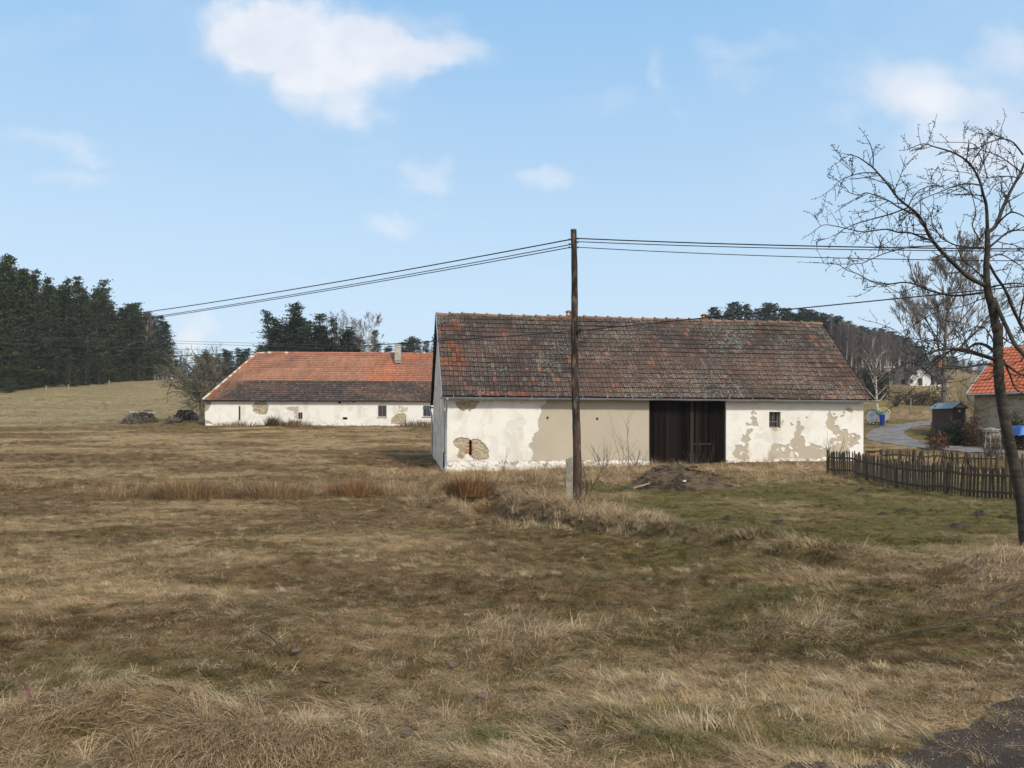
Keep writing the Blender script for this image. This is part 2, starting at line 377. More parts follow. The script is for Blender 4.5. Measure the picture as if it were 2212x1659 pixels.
# ------------------------------------------------------------------ roads
def view_from(ox, oy, s): return lambda x, y: ((ox+x/s)*.54, (oy+y/s)*.54)
Z3 = view_from(3300, 1300, 2.064)
out = [(1700,1085),(1480,1066),(1200,1055),(1000,1038),(800,1020),(560,990),(400,962),(335,930),(345,900),(380,873),(450,850),(600,820),(760,800),(900,790),(1000,788),(1200,782)]
inn = [(1700,1045),(1480,1035),(1300,1020),(1100,1003),(900,985),(780,955),(700,930),(655,903),(655,888),(680,868),(740,845),(800,835),(870,828),(940,822),(1010,815),(1200,806)]
def resample(pts, n):
    p = np.array(pts, float); d = np.r_[0, np.cumsum(np.hypot(*np.diff(p, axis=0).T))]; s = np.linspace(0, d[-1], n)
    return np.stack([np.interp(s, d, p[:,i]) for i in range(p.shape[1])], -1)
def smooth_path(pts, n, it=3):
    p = resample(pts, n)
    for _ in range(it): p[1:-1] = (p[:-2]+2*p[1:-1]+p[2:])/4
    return p
o_w = smooth_path([tuple(Gp(*Z3(*p), y0=35, y1=120).xy) for p in out], 120); i_w = smooth_path([tuple(Gp(*Z3(*p), y0=35, y1=120).xy) for p in inn], 120)
asph = M("worn_asphalt", (.165,.15,.135), (.225,.20,.18), 1.2, .95, bump=.3, bscale=60, c3=(.10,.10,.06), s3=1.1, f3=.75)
mb = MB(); NW = 14; rr = np.random.RandomState(5)
for i in range(120):
    for j in range(NW+1):
        f = j/NW
        jit = .25*(vnoise(i*.7, j*3, 8)-.5) if j in (0, NW) else 0
        p = o_w[i]*(1-f)+i_w[i]*f+jit; mb.v.append((p[0], p[1], h1(p[0], p[1])+.03))
mb.f = [(i*(NW+1)+j, i*(NW+1)+j+1, (i+1)*(NW+1)+j+1, (i+1)*(NW+1)+j) for i in range(119) for j in range(NW)]
tag(mesh_obj("lane", mb, asph, smooth=True), kind='structure')
# near road, bottom right
def road_edge(s): # line from photo (1600,1680) to (2300,1480)
    a = Vector(flatpt(1700, 1700)); b = Vector(flatpt(2330, 1512)); return a+(b-a)*s
ea, eb = road_edge(0), road_edge(1); ed = (eb-ea).normalized(); en = Vector((ed.y, -ed.x))
NEAR_A, NEAR_D, NEAR_N = np.array(ea), np.array(ed), np.array(en)
road_m = M("gravelly_asphalt", (.098,.074,.056), (.150,.115,.085), 1.3, 1., spec=.05, bump=.6, bscale=90, c3=(.26,.24,.22), s3=110, f3=.55)
mb = MB(); ns, nw = 260, 34
for i in range(ns):
    s = -14+32*i/(ns-1)
    for j in range(nw):
        wv = (j/(nw-1))**1.5*5.0
        if j == 0: wv = -.10+.30*(float(fbm(np.array([s*2.3]), np.array([.5]), 77, 4)[0])-.5)*2
        p = ea+ed*s+en*wv
        mb.v.append((p.x, p.y, h1(p.x, p.y)*(1-min(1, max(wv,0)/.8))+.0+.012+(.02 if wv > .3 else .0)))
mb.f = [(i*nw+j, i*nw+j+1, (i+1)*nw+j+1, (i+1)*nw+j) for i in range(ns-1) for j in range(nw-1)]
tag(mesh_obj("road", mb, road_m, smooth=True), kind='structure')
def road_side(X, Y): return (X-NEAR_A[0])*NEAR_N[0]+(Y-NEAR_A[1])*NEAR_N[1]    # >0 on the road

# ------------------------------------------------------------------ grass scatter
def blade_set(rs, nbl, rad, lmin, lmax, lean, width, curl=1.0, comb=None):
    v = []; f = []
    for _ in range(nbl):
        a = rs.rand()*6.283; r = rad*math.sqrt(rs.rand()); bx, by = r*math.cos(a), r*math.sin(a)
        L = lmin+(lmax-lmin)*rs.rand(); az = rs.rand()*6.283 if comb is None else rs.randn()*comb; ln = lean*(.4+.8*rs.rand())
        dx, dy = math.cos(az), math.sin(az); wx, wy = -dy*width*(.6+.8*rs.rand()), dx*width*(.6+.8*rs.rand())
        th = ln*.5; px, pz = 0., -.01; pts = [(px, pz)]
        for k in range(3):
            px += math.sin(th)*L/3; pz += math.cos(th)*L/3; th += ln*.5*curl; pts.append((px, pz))
        b = len(v)
        for k, (q_, z) in enumerate(pts[:3]):
            ww = (1, .85, .6)[k]
            v += [(bx+dx*q_-wx*ww, by+dy*q_-wy*ww, z), (bx+dx*q_+wx*ww, by+dy*q_+wy*ww, z)]
        v.append((bx+dx*pts[3][0], by+dy*pts[3][0], pts[3][1]))
        f += [(b,b+1,b+3,b+2),(b+2,b+3,b+5,b+4),(b+4,b+5,b+6)]
    return v, f
blade_m = D.materials.new("grass_blades"); blade_m.use_nodes = True; t = NT(blade_m.node_tree); bs = t.n['Principled BSDF']
an = t.new('ShaderNodeAttribute', attribute_name='col'); an.attribute_type = 'INSTANCER'
gn = t.new('ShaderNodeNewGeometry')
c = t.mix(gn.outputs['Random Per Island'], t.mix(1., an.outputs['Color'], (.62,.60,.56), 'MULTIPLY'), t.mix(1., an.outputs['Color'], (1.42,1.40,1.36), 'MULTIPLY'))
t.put(bs.inputs['Base Color'], c); bs.inputs['Roughness'].default_value = .75; bs.inputs['Specular IOR Level'].default_value = .25
rs = np.random.RandomState(11)
src = D.collections.new("tuft_sources")
specs = [(46,.10,.03,.10,1.5,.0016,1.),(46,.11,.03,.09,1.9,.0016,.8),(40,.09,.04,.13,1.2,.0018,1.),(50,.12,.02,.07,2.0,.0018,.6),
         (30,.10,.12,.26,2.7,.0020,.35),(30,.12,.10,.24,2.9,.0022,.3),
         (60,.10,.22,.46,1.6,.0022,1.2),(60,.12,.20,.40,2.2,.0022,1.2),(46,.08,.3,.6,1.0,.0022,1.1),(44,.13,.14,.30,2.1,.0022,.5,.45),(44,.15,.12,.26,2.3,.0024,.4,.6)]
for i, sp in enumerate(specs):
    v_, f_ = blade_set(rs, *sp); m_ = D.meshes.new("tuft_%02d" % i); m_.from_pydata(v_, [], f_); m_.materials.append(blade_m)
    src.objects.link(D.objects.new("tuft_%02d" % i, m_))
def scatter(name, pos, rot, scl, col, idx):
    m_ = D.meshes.new(name); n = len(pos); m_.vertices.add(n); m_.vertices.foreach_set('co', pos.astype(np.float32).ravel())
    for nm, ty, arr, key in (('rot','FLOAT_VECTOR',rot,'vector'),('scl','FLOAT_VECTOR',scl,'vector'),('col','FLOAT_COLOR',np.concatenate([col,np.ones((n,1))],1),'color'),('idx','INT',idx,'value')):
        at_ = m_.attributes.new(nm, ty, 'POINT'); at_.data.foreach_set(key, arr.astype(np.int32 if ty=='INT' else np.float32).ravel())
    o = D.objects.new(name, m_); COL.objects.link(o)
    ng = D.node_groups.new(name+"_nodes", 'GeometryNodeTree'); ng.interface.new_socket("Geometry", in_out='INPUT', socket_type='NodeSocketGeometry'); ng.interface.new_socket("Geometry", in_out='OUTPUT', socket_type='NodeSocketGeometry')
    N = ng.nodes; gi = N.new('NodeGroupInput'); gout = N.new('NodeGroupOutput'); ip = N.new('GeometryNodeInstanceOnPoints')
    ci = N.new('GeometryNodeCollectionInfo'); ci.inputs['Collection'].default_value = src; ci.inputs['Separate Children'].default_value = True; ci.inputs['Reset Children'].default_value = True
    def na(nm, ty):
        x = N.new('GeometryNodeInputNamedAttribute'); x.data_type = ty; x.inputs['Name'].default_value = nm; return x.outputs['Attribute']
    er = N.new('FunctionNodeEulerToRotation'); L = ng.links
    L.new(na('rot','FLOAT_VECTOR'), er.inputs[0]); L.new(er.outputs[0], ip.inputs['Rotation'])
    L.new(na('scl','FLOAT_VECTOR'), ip.inputs['Scale']); L.new(na('idx','INT'), ip.inputs['Instance Index'])
    ip.inputs['Pick Instance'].default_value = True
    m2p = N.new('GeometryNodeMeshToPoints')
    L.new(gi.outputs[0], m2p.inputs[0]); L.new(m2p.outputs[0], ip.inputs['Points']); L.new(ci.outputs[0], ip.inputs['Instance']); L.new(ip.outputs[0], gout.inputs[0])
    md = o.modifiers.new("grass", 'NODES'); md.node_group = ng
    return o
def sample_band(y0, y1, dens, margin=1.12):
    tm = .64*margin; area = tm*(y1*y1-y0*y0); n = int(area*dens)
    Y = np.sqrt(y0*y0+(y1*y1-y0*y0)*rs.rand(n)); X = (rs.rand(n)*2-1)*tm*Y+0
    return X, Y
def keep_out(X, Y):
    ok = np.ones(len(X), bool)
    s_ = (X+3.143)*.9878+(Y-37.2)*.1557; n_ = -(X+3.143)*.1557+(Y-37.2)*.9878
    ok &= ~((s_ > -.02) & (s_ < 21.25) & (n_ > -.02) & (n_ < 8.7))
    ok &= ~((X > -29) & (X < -2) & (Y > 75.2+.07*(X+29)) & (Y < 86))
    return ok
PX = []; 
for (y0, y1, dens, s0) in [(2.9,6,620,.58),(6,10,330,.62),(10,17,180,.72),(17,27,80,.9),(27,44,24,1.3),(44,80,4,1.9),(80,115,1.5,2.6)]:
    X, Y = sample_band(y0, y1, dens); PX.append(np.stack([X, Y, np.full(len(X), s0)], -1))
PX = np.concatenate(PX); X, Y, S0 = PX.T
m = keep_out(X, Y); rsd = road_side(X, Y); m &= ~((rsd > -.05) & (rs.rand(len(X)) > .8*np.exp(-np.maximum(rsd,0)/.5)*(.3+1.2*(vnoise(X*4,Y*4,3)>.45))))
m &= ~((rsd > -.9) & (rs.rand(len(X)) < .45+.45*rsd))
X, Y, S0 = X[m], Y[m], S0[m]
# lane: no grass on it
dl, _ = seg_dist(X, Y, [tuple(p) for p in ((o_w+i_w)/2)[::4]]); m = dl > 1.9; X, Y, S0 = X[m], Y[m], S0[m]
g, k, tall, dd, al, sml = ground_masks(X, Y)
n = len(X); r1 = rs.rand(n); idx = rs.randint(0, 4, n)
fl = (rs.rand(n) < .32+.2*(1-k)); idx = np.where(fl, 4+rs.randint(0, 2, n), idx)
tl = rs.rand(n) < tall*.8*(.8+.2*(Y<20)); idx = np.where(tl, 6+rs.randint(0, 3, n)*1, idx)
flow = 9*fbm(X*.55, Y*.8, 301, 3)+rs.randn(n)*.35
lay = (rs.rand(n) < np.where(tl, np.where(Y < 13, .78, .6), np.where(Y < 13, .30, .1))); idx = np.where(lay, 9+rs.randint(0, 2, n), idx)
# thin out where bare, in patches
keep = ~((dd < np.interp(al, [4,6.5,8,10,11.5], [.45,.5,.85,.75,.5])) & (al < 11) & (al > 2)) & (rs.rand(n) < np.clip(.45+.6*sml+.4*tall, 0, 1))
scl = S0*(.65+.7*rs.rand(n))*np.where(tl, np.where(Y > 11.5, np.where(al < 7.3, .95, 1.25), .62), 1.)
scl = np.where(tl & (Y > 25), scl*.85, scl); scl = np.where(lay, S0*(.7+.6*rs.rand(n))*np.where(tl, np.where(Y > 11.5, 1.5, 1.15), .8), scl)
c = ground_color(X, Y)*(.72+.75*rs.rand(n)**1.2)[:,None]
wh = rs.rand(n) < (.12+.12*(Y < 6)); c = np.where((wh & (g < .6))[:,None], PALE[None,:]*(.8+.35*rs.rand(n))[:,None], c)
gr = rs.rand(n) < (.10+.42*g)*(1-.8*tl); c = np.where(gr[:,None], c*.45+np.array((.105,.125,.035))[None,:]*(.75+.6*rs.rand(n))[:,None]*.6, c)
zf = np.where(tl, np.where(Y > 11.5, .85, .75), np.where(lay, .7, .5)); scl = np.stack([scl, scl, scl*zf], -1)
c = np.where(tl[:,None], (STRAW*.55+PALE*.45)[None,:]*(.62+.6*rs.rand(n))[:,None], c)
rot = np.stack([(rs.rand(n)-.5)*.5, (rs.rand(n)-.5)*.5, rs.rand(n)*6.283], -1)
rot[:,2] = np.where(lay, flow, rot[:,2])
Zg = H(X, Y)
scatter("dry_grass", np.stack([X, Y, Zg], -1)[keep], rot[keep], scl[keep], c[keep], idx[keep])
tag(D.objects["dry_grass"], "matted straw coloured winter grass with green blades covering the meadow", "grass", kind='stuff')
print("tufts", int(keep.sum()))
# ------------------------------------------------------------------ plaster wall builder
def inside(px, py, poly):
    r = np.zeros(px.shape, bool); n = len(poly); j = n-1
    for i in range(n):
        xi, yi = poly[i]; xj, yj = poly[j]
        c_ = ((yi > py) != (yj > py)) & (px < (xj-xi)*(py-yi)/(yj-yi+1e-12)+xi); r ^= c_; j = i
    return r
class Wall:
    def __init__(s, x0, y0, ex, ey, L):
        s.x0, s.y0, s.ex, s.ey, s.L = x0, y0, ex, ey, L; s.out = (ey, -ex)
    def sz(s, x, y):      # photo unit point -> (along, height)
        t_ = (x-1106)*K; q_ = (t_*s.y0-s.x0)/(s.ex-t_*s.ey); Y_ = s.y0+q_*s.ey; return (q_, EYE-(y-HZ)*K*Y_)
    def pt(s, a, z, o=0.): return Vector((s.x0+s.ex*a+s.out[0]*o, s.y0+s.ey*a+s.out[1]*o, z))
    @property
    def e(s): return Vector((s.ex, s.ey, 0))
    @property
    def n(s): return Vector((s.out[0], s.out[1], 0))
WHITE = np.array((.80,.77,.70)); CREAM = np.array((.77,.715,.62)); BEIGE = np.array((.47,.405,.31)); STONE = np.array((.33,.27,.175)); MORTAR = np.array((.42,.36,.26)); BRICK = np.array((.38,.15,.08))
def plaster_wall(name, W, z0, z1, cell, holes, layers, parent, mat, seed=1, plinth=None, warp=.09, stains=1., ztop=None, tint=1.):
    na_, nz = int(W.L/cell)+1, int((z1-z0)/cell)+1
    a1 = np.linspace(0, W.L, na_); z1_ = np.linspace(z0, z1, nz); A, Z = np.meshgrid(a1, z1_); a = A.ravel(); z = Z.ravel()
    wa = a+warp*1.35*(fbm(a*3.6, z*3.6, seed, 6, .7)-.5)*2; wz = z+warp*1.35*(fbm(a*3.6, z*3.6, seed+7, 6, .7)-.5)*2
    col = np.repeat(WHITE[None,:], len(a), 0); off = .012*(fbm(a*.8, z*.8, seed+3, 4)-.5)*2+.004*(fbm(a*8, z*8, seed+4, 3)-.5)
    st = fbm(a*.55, z*.9, seed+20, 5, .6); col = col+(CREAM-col)*(sm(st, .45, .65)*.8*stains)[:,None]
    st2 = fbm(a*2.2, z*2.0, seed+23, 5, .65); col = col*(1-.10*sm(st2, .52, .7)*stains)[:,None]
    low = fbm(a*1.4, z*.8, seed+29, 4); col = col+(np.array((.56,.50,.40))-col)*(sm(low+.25*(1-sm(z, z0+.5, z0+2.0)), .58, .8)*.55*stains)[:,None]
    for kind, poly in layers:
        m_ = inside(wa, wz, poly)
        if kind == 'beige':
            m_ &= fbm(a*2.6+9, z*2.6, seed+33, 4, .6) < .69
            cc = BEIGE*(.93+.16*fbm(a*1.2, z*1.2, seed+31, 4))[:,None]; d_ = -.022
        elif kind == 'beigebits':
            m_ &= fbm(a*2.1+9, z*2.1, seed+35, 5, .6) > .48
            cc = BEIGE*(.93+.16*fbm(a*1.2, z*1.2, seed+31, 4))[:,None]; d_ = -.012
        elif kind == 'fill':
            m_ &= fbm(a*4.0+9, z*4.0, seed+33, 4, .6) < .95
            cc = BEIGE*(.93+.14*fbm(a*.9, z*.9, seed+31, 5))[:,None]; d_ = -.022
        elif kind == 'faint':
            m_ &= fbm(a*3+9, z*3, seed+38, 5, .6) > .5; cc = np.repeat((WHITE*.86)[None,:], len(a), 0); d_ = -.004
        elif kind == 'hole':
            cc = np.repeat((WHITE*.98)[None,:], len(a), 0); d_ = 0.
        elif kind == 'brick':
            br = (((z*13).astype(int)) % 2 == 0) | (fbm(a*9, z*9, 3, 2) > .62)
            m_ &= br; cc = BRICK*(.7+.6*vnoise(a*11, z*14, 7))[:,None]; d_ = -.03
        else:
            v1 = fbm(a*4+.5*(z*13).astype(int), z*8, seed+41, 3); cr = np.abs(fbm(a*3.2, z*6.4, seed+44, 3)-.5)
            cc = STONE+(MORTAR-STONE)*sm(v1, .4, .6)[:,None]; cc = cc*(.55+.55*sm(cr, .0, .035))[:,None]*(.85+.3*vnoise(a*14, z*14, 2))[:,None]; d_ = -.045+.02*v1-.014*(1-sm(cr, 0, .03))
        col = np.where(m_[:,None], cc, col); off = np.where(m_, d_+.006*(fbm(a*9, z*9, seed+50, 3)-.5), off)
    if plinth is not None:
        edge = plinth+.03*(fbm(a*2.5, z*0, seed+60, 4)-.5)*2; m_ = z < edge
        r_ = fbm(a*3.5, z*7, seed+61, 5, .6); r2 = fbm(a*7, z*9, seed+62, 4, .65)
        cc = WHITE*(.98-.0*r_)[:,None]; cc = cc+(STONE*1.0-cc)*(sm(r2+.25*(r_-.5), .54, .66)*.85)[:,None]
        col = np.where(m_[:,None], cc, col); off = np.where(m_, .02+.07*(r_-.5)+.04*(r2-.5), off)
        ln = np.abs(z-edge) < .02; col = np.where((ln & (r2 > .45))[:,None], col*.55, col)
    fn = fbm(a*26, z*26, seed+70, 2); col = col*tint*(.965+.07*fn)[:,None]
    verts = np.stack([W.x0+W.ex*a+W.out[0]*off, W.y0+W.ey*a+W.out[1]*off, z], -1)
    i_ = np.arange(na_*nz).reshape(nz, na_); Q = np.stack([i_[:-1,:-1], i_[:-1,1:], i_[1:,1:], i_[1:,:-1]], -1)
    ca = (A[:-1,:-1]+A[1:,1:])/2; cz = (Z[:-1,:-1]+Z[1:,1:])/2; kp = np.ones(ca.shape, bool)
    for (h0, h1_, h2, h3) in holes: kp &= ~((ca > h0) & (ca < h1_) & (cz > h2) & (cz < h3))
    Q = Q[kp].reshape(-1, 4)
    loc = np.array(parent.location)
    m2 = D.meshes.new(name); verts = verts-loc
    m2.vertices.add(len(verts)); m2.vertices.foreach_set('co', verts.astype(np.float32).ravel()); m2.loops.add(Q.size); m2.loops.foreach_set('vertex_index', Q.ravel().astype(np.int32))
    m2.polygons.add(len(Q)); m2.polygons.foreach_set('loop_start', (np.arange(len(Q))*4).astype(np.int32)); m2.update(calc_edges=True)
    at_ = m2.attributes.new('col', 'FLOAT_COLOR', 'POINT'); at_.data.foreach_set('color', np.concatenate([col, np.ones((len(col),1))], 1).astype(np.float32).ravel())
    m2.polygons.foreach_set('use_smooth', [True]*len(Q)); m2.materials.append(mat)
    o = D.objects.new(name, m2); COL.objects.link(o); o.parent = parent
    return o
plaster = M("plaster", 1, attr='col', rough=.95, bump=.25, bscale=45, spec=.1)
white_plain = M("whitewash", (.72,.68,.60), (.58,.53,.44), 1.6, .95, bump=.25, bscale=30, c3=(.42,.37,.29), s3=5, f3=.5, spec=.1)
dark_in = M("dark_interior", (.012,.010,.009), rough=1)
zinc = M("zinc_sheet", (.36,.40,.43), (.27,.30,.33), 6, .45, metal=.55, spec=.5)
old_wood = M("dark_planks", (.040,.026,.018), (.018,.012,.010), 5, .85, stretch=(3,3,.25), bump=.4, bscale=30, c3=(.075,.05,.034), s3=14, f3=.6)
grey_wood = M("weathered_frame", (.20,.16,.12), (.11,.085,.065), 8, .85, stretch=(1,1,.3))
glass_m = M("old_pane", (.02,.022,.025), rough=.12, spec=.6)
steel = M("dark_iron", (.03,.026,.024), rough=.6, metal=.4)

# ------------------------------------------------------------------ tiled roof builder
def tile_slope(mb, A0, A1, B0, B1, rows, tw, colf, flutes=2, thick=.022, seed=1, lip=.03, wav=.02, clip=None):
    """eave line A0->A1, ridge line B0->B1; rows of real overlapping tiles. colf(u, v, rnd array) -> colour"""
    A0, A1, B0, B1 = map(Vector, (A0, A1, B0, B1)); rg = random.Random(seed)
    L = (A1-A0).length; nt_ = int(L/tw); up = ((B0+B1)/2-(A0+A1)/2).normalized(); nrm = (A1-A0).normalized().cross(up).normalized()
    if nrm.z < 0: nrm = -nrm
    prof = []
    for k in range(flutes):
        prof += [(k/flutes+.04/flutes, 0.), (k/flutes+.28/flutes, .6), (k/flutes+.72/flutes, .6), (k/flutes+.96/flutes, 0.)]
    for r in range(rows):
        v0, v1 = r/rows, (r+1)/rows+.012
        rowoff = rg.uniform(-.004, .004)
        for i in range(nt_):
            u0_, u1_ = i/nt_, (i+.965)/nt_
            l0, l1 = A0.lerp(B0, v0), A1.lerp(B1, v0); m0, m1 = A0.lerp(B0, v1), A1.lerp(B1, v1)
            if clip and not clip((u0_+u1_)/2, (v0+v1)/2): continue
            sag = wav*(float(vnoise(u0_*L*.45, r*.35, seed))-.5)*2+rowoff; j1 = rg.uniform(-.004, .006); dv = rg.uniform(-.010, .010)
            vs = []
            dn = -up*dv
            for (pu, ph) in prof:
                uu = u0_+(u1_-u0_)*pu; lo_ = l0.lerp(l1, uu)+nrm*(lip+thick*ph+sag+j1)+dn; hi_ = m0.lerp(m1, uu)+nrm*(.004+thick*ph*.8+sag)
                vs += [lo_, hi_, lo_-nrm*thick*1.15]
            n_ = len(prof); fs = []
            for q_ in range(n_-1):
                fs.append((q_*3, (q_+1)*3, (q_+1)*3+1, q_*3+1)); fs.append((q_*3+2, (q_+1)*3+2, (q_+1)*3, q_*3))
            fs.append((0, 1, 2)); fs.append(((n_-1)*3, (n_-1)*3+2, (n_-1)*3+1))
            mb.cur = tuple(colf((u0_+u1_)/2, (v0+v1)/2, rg)); mb.add(vs, fs)
    mb.cur = None

# ------------------------------------------------------------------ BARN
EX, EY = math.cos(R(8.96)), math.sin(R(8.96)); BL_ = 21.19
W = Wall(-3.143, 37.2, EX, EY, BL_); NB = Vector((-EY, EX, 0)); E = Vector((EX, EY, 0)); DP = 8.6
barn = thing("barn", "long white barn of peeling plaster with brown tiled roof and dark plank gate", "barn", tuple(W.pt(0, 0)))
zc = view_from(1650, 1200, 1.844); z4 = view_from(2400, 1250, 1.952); zr = view_from(3000, 1550, 4.424)
S_ = lambda f, pts: [W.sz(*f(*p)) for p in pts]
V_ = lambda pts: [W.sz(*p) for p in pts]
gate = [W.sz(1402.5, 865), W.sz(1568.5, 1012)]; g0, g1 = gate[0][0], gate[1][0]
win = [W.sz(*z4(1320, 775)), W.sz(*z4(1410, 897))]
ZT = 3.42
layers = [('fill', S_(zc, [(1010,700),(985,770),(945,790),(950,830),(930,880),(925,920),(935,970),(900,985),(885,1020),(890,1045),(865,1055),(865,1085),(885,1120),(885,1150),(875,1195),(1500,1200),(1900,1200)])+[(g0+.3, -.2), (g0+.3, 3.6)]),
  ('stone', S_(zc, [(315,760),(360,740),(400,745),(440,738),(495,740),(480,770),(465,800),(440,805),(425,830),(405,812),(375,815),(345,805),(330,785)])),
  ('stone', S_(zc, [(295,1040),(320,1018),(390,1015),(430,1030),(480,1028),(520,1050),(550,1080),(568,1110),(565,1150),(550,1175),(470,1180),(430,1165),(415,1135),(395,1135),(375,1175),(320,1175),(335,1140),(340,1100),(310,1080)])),
  ('brick', S_(zc, [(395,1030),(450,1030),(452,1160),(380,1130),(400,1090)])),
  ('faint', S_(zc, [(670,1000),(700,900),(780,870),(850,880),(840,940),(780,1010),(720,1020),(680,1030)])),
  ('faint', S_(zc, [(640,720),(900,730),(880,760),(700,760)])),
  ('beige', S_(z4, [(1195,770),(1225,775),(1238,810),(1220,850),(1235,885),(1205,895),(1190,885),(1140,890),(1135,865),(1160,855),(1185,865),(1175,825),(1195,815),(1180,790)])),
  ('beige', S_(z4, [(1150,910),(1190,910),(1195,930),(1160,960),(1175,990),(1165,1040),(1155,1065),(1165,1095),(1145,1110),(1170,1150),(1120,1150),(1050,1135),(1035,1110),(1060,1075),(1055,1035),(1100,1030),(1130,1050),(1145,1025),(1100,1000),(1120,960),(1140,940)])),
  ('beige', S_(zr, [(840,590),(880,600),(900,680),(955,700),(950,750),(910,800),(890,860),(960,880),(990,960),(1060,980),(1110,1000),(1200,1040),(1290,1080),(1400,1070),(1430,1000),(1400,980),(1470,850),(1460,780),(1380,730),(1330,620),(1370,560),(1360,480),(1420,425),(1450,470),(1470,530),(1550,520),(1540,570),(1500,620),(1500,690),(1580,680),(1600,760),(1720,740),(1730,790),(1760,830),(1830,800),(1920,840),(1950,890),(1900,940),(1950,1000),(1870,1020),(1800,1070),(1740,1020),(1740,1100),(1720,1180),(1600,1200),(1300,1230),(1280,1270),(600,1260),(320,1250),(400,1200),(370,1120),(380,1030),(430,1000),(520,990),(580,1010),(640,1030),(700,980),(720,930),(780,900),(790,820),(830,760),(810,690)])),
  ('hole', S_(zr, [(690,1000),(720,1050),(770,1070),(760,1120),(700,1110),(680,1060)])), ('hole', S_(zr, [(550,1070),(600,1070),(610,1110),(590,1160),(560,1140)])), ('hole', S_(zr, [(780,1130),(850,1150),(880,1190),(850,1220),(810,1180)])),
  ('hole', S_(zr, [(1500,950),(1550,940),(1550,990),(1510,1050),(1470,1040)])), ('hole', S_(zr, [(1570,950),(1615,945),(1620,990),(1580,990)])), ('hole', S_(zr, [(1400,1010),(1440,1000),(1465,1060),(1400,1060)])),('hole', S_(zr, [(1540,850),(1580,820),(1600,840),(1560,890)])),('hole', S_(zr, [(1790,840),(1830,835),(1835,870),(1800,880)])),
  ('beige', S_(zr, [(1700,370),(1760,360),(1810,400),(1800,440),(1740,440),(1700,410)])), ('beige', S_(zr, [(1640,440),(1690,430),(1670,500),(1590,525)])), ('beige', S_(zr, [(700,645),(740,630),(780,660),(740,700),(705,690)])),
  ('beige', S_(zr, [(985,530),(1005,512),(1020,540),(1005,560),(990,555)])), ('beige', S_(zr, [(840,545),(855,530),(862,550),(848,570)])), ('beige', S_(zr, [(1480,470),(1500,450),(1520,475),(1500,500),(1480,495)])),('beige', S_(zr, [(555,590),(585,580),(590,620),(565,700),(550,670)])),
  ('faint', S_(zr, [(330,800),(600,780),(610,950),(400,980),(60,900),(100,820)])), ('beigebits', S_(zr, [(330,1130),(700,1130),(600,1250),(320,1265)])),('beigebits', S_(zr, [(1550,1000),(1800,1080),(1720,1230),(1400,1240),(1300,1180)])),
  ('beigebits', S_(zr, [(335,710),(560,700),(550,760),(430,775)])),
]
slit = [W.sz(*zc(421, 1034)), W.sz(*zc(437, 1142))]
vents = [[W.sz(*zc(990, 862)), W.sz(*zc(1003, 878))], [W.sz(*zc(1357, 869)), W.sz(*zc(1371, 885))]]
rect = lambda q_: (q_[0][0], q_[1][0], q_[1][1], q_[0][1])
holes = [(g0, g1, -2, ZT+1), rect(win), rect(slit)]+[rect(q_) for q_ in vents]
pl_z = W.sz(1400, 994.5)[1]
wallo = plaster_wall("front_wall", W, -.55, ZT, .0185, holes, layers, barn, plaster, seed=3, plinth=pl_z, warp=.085)
# other walls: solid shells behind
mb = MB()
RZL, RZR = 7.86, 7.84; e0 = 3.40
def wq(a, n, z): return Vector(W.pt(a, z))+NB*n
# reveals of the openings
for hi_, (a0, a1_, zb, zt) in enumerate(holes[1:]):
    mb = MB()
    dpt = .34 if (a1_-a0) > .3 else .16
    for (p_, q_) in (((a0-.01, zb), (a0-.01, zt)), ((a1_+.01, zt), (a1_+.01, zb)), ((a0, zt+.01), (a1_, zt+.01)), ((a1_, zb-.01), (a0, zb-.01))):
        mb.add([wq(p_[0], .01, p_[1]), wq(q_[0], .01, q_[1]), wq(q_[0], dpt, q_[1]), wq(p_[0], dpt, p_[1])], [(0,1,2,3)])
    mesh_obj('window_reveal' if hi_ == 0 else 'vent_hole', mb, white_plain, barn)
for a_, sgn in ((g0-.005, 1), (g1+.005, -1)):
    mb = MB()
    mb.add([wq(a_, .0, -.5), wq(a_, .0, ZT), wq(a_, .30, ZT), wq(a_, .30, -.5)], [(0,1,2,3)]); mesh_obj('gate_jamb', mb, white_plain, barn)
mb = MB()
gz = lambda n: e0+(RZL-e0)*(1-abs(n-DP/2)/(DP/2))
# left gable: fine grid with slight unevenness, real bulges
na_ = 60; nzr = 50; rr = np.random.RandomState(3)
for j in range(nzr+1):
    for i in range(na_+1):
        n_ = DP*i/na_; top = gz(n_)-.12; z_ = -.55+(top+.55)*j/nzr
        p = wq(0, n_, z_)-E*(.02+.05*float(fbm(n_*1.2, z_*1.2, 4, 3)-.5)+(.04 if z_ < .9 else 0))
        mb.v.append(tuple(p))
mb.f = [(j*(na_+1)+i, (j+1)*(na_+1)+i, (j+1)*(na_+1)+i+1, j*(na_+1)+i+1) for j in range(nzr) for i in range(na_)]
gab = M("gable_plaster", (.74,.68,.59), (.60,.53,.45), 1.3, .95, bump=.4, bscale=20, c3=(.33,.25,.18), s3=2.5, f3=.8, spec=.1)
mesh_obj("gable_wall", mb, gab, barn, smooth=True)
mb = MB(); mb.add([wq(BL_, 0, -.5), wq(BL_, DP, -.5), wq(BL_, DP, e0), wq(BL_, DP/2, RZR-.1), wq(BL_, .002, e0)], [(0,1,2,3,4)])
mesh_obj("gable_wall", mb, gab, barn)
mb = MB(); mb.add([wq(0, DP, -.5), wq(BL_, DP, -.5), wq(BL_, DP, e0), wq(0, DP, e0)], [(3,2,1,0)]); mesh_obj("rear_wall", mb, gab, barn)
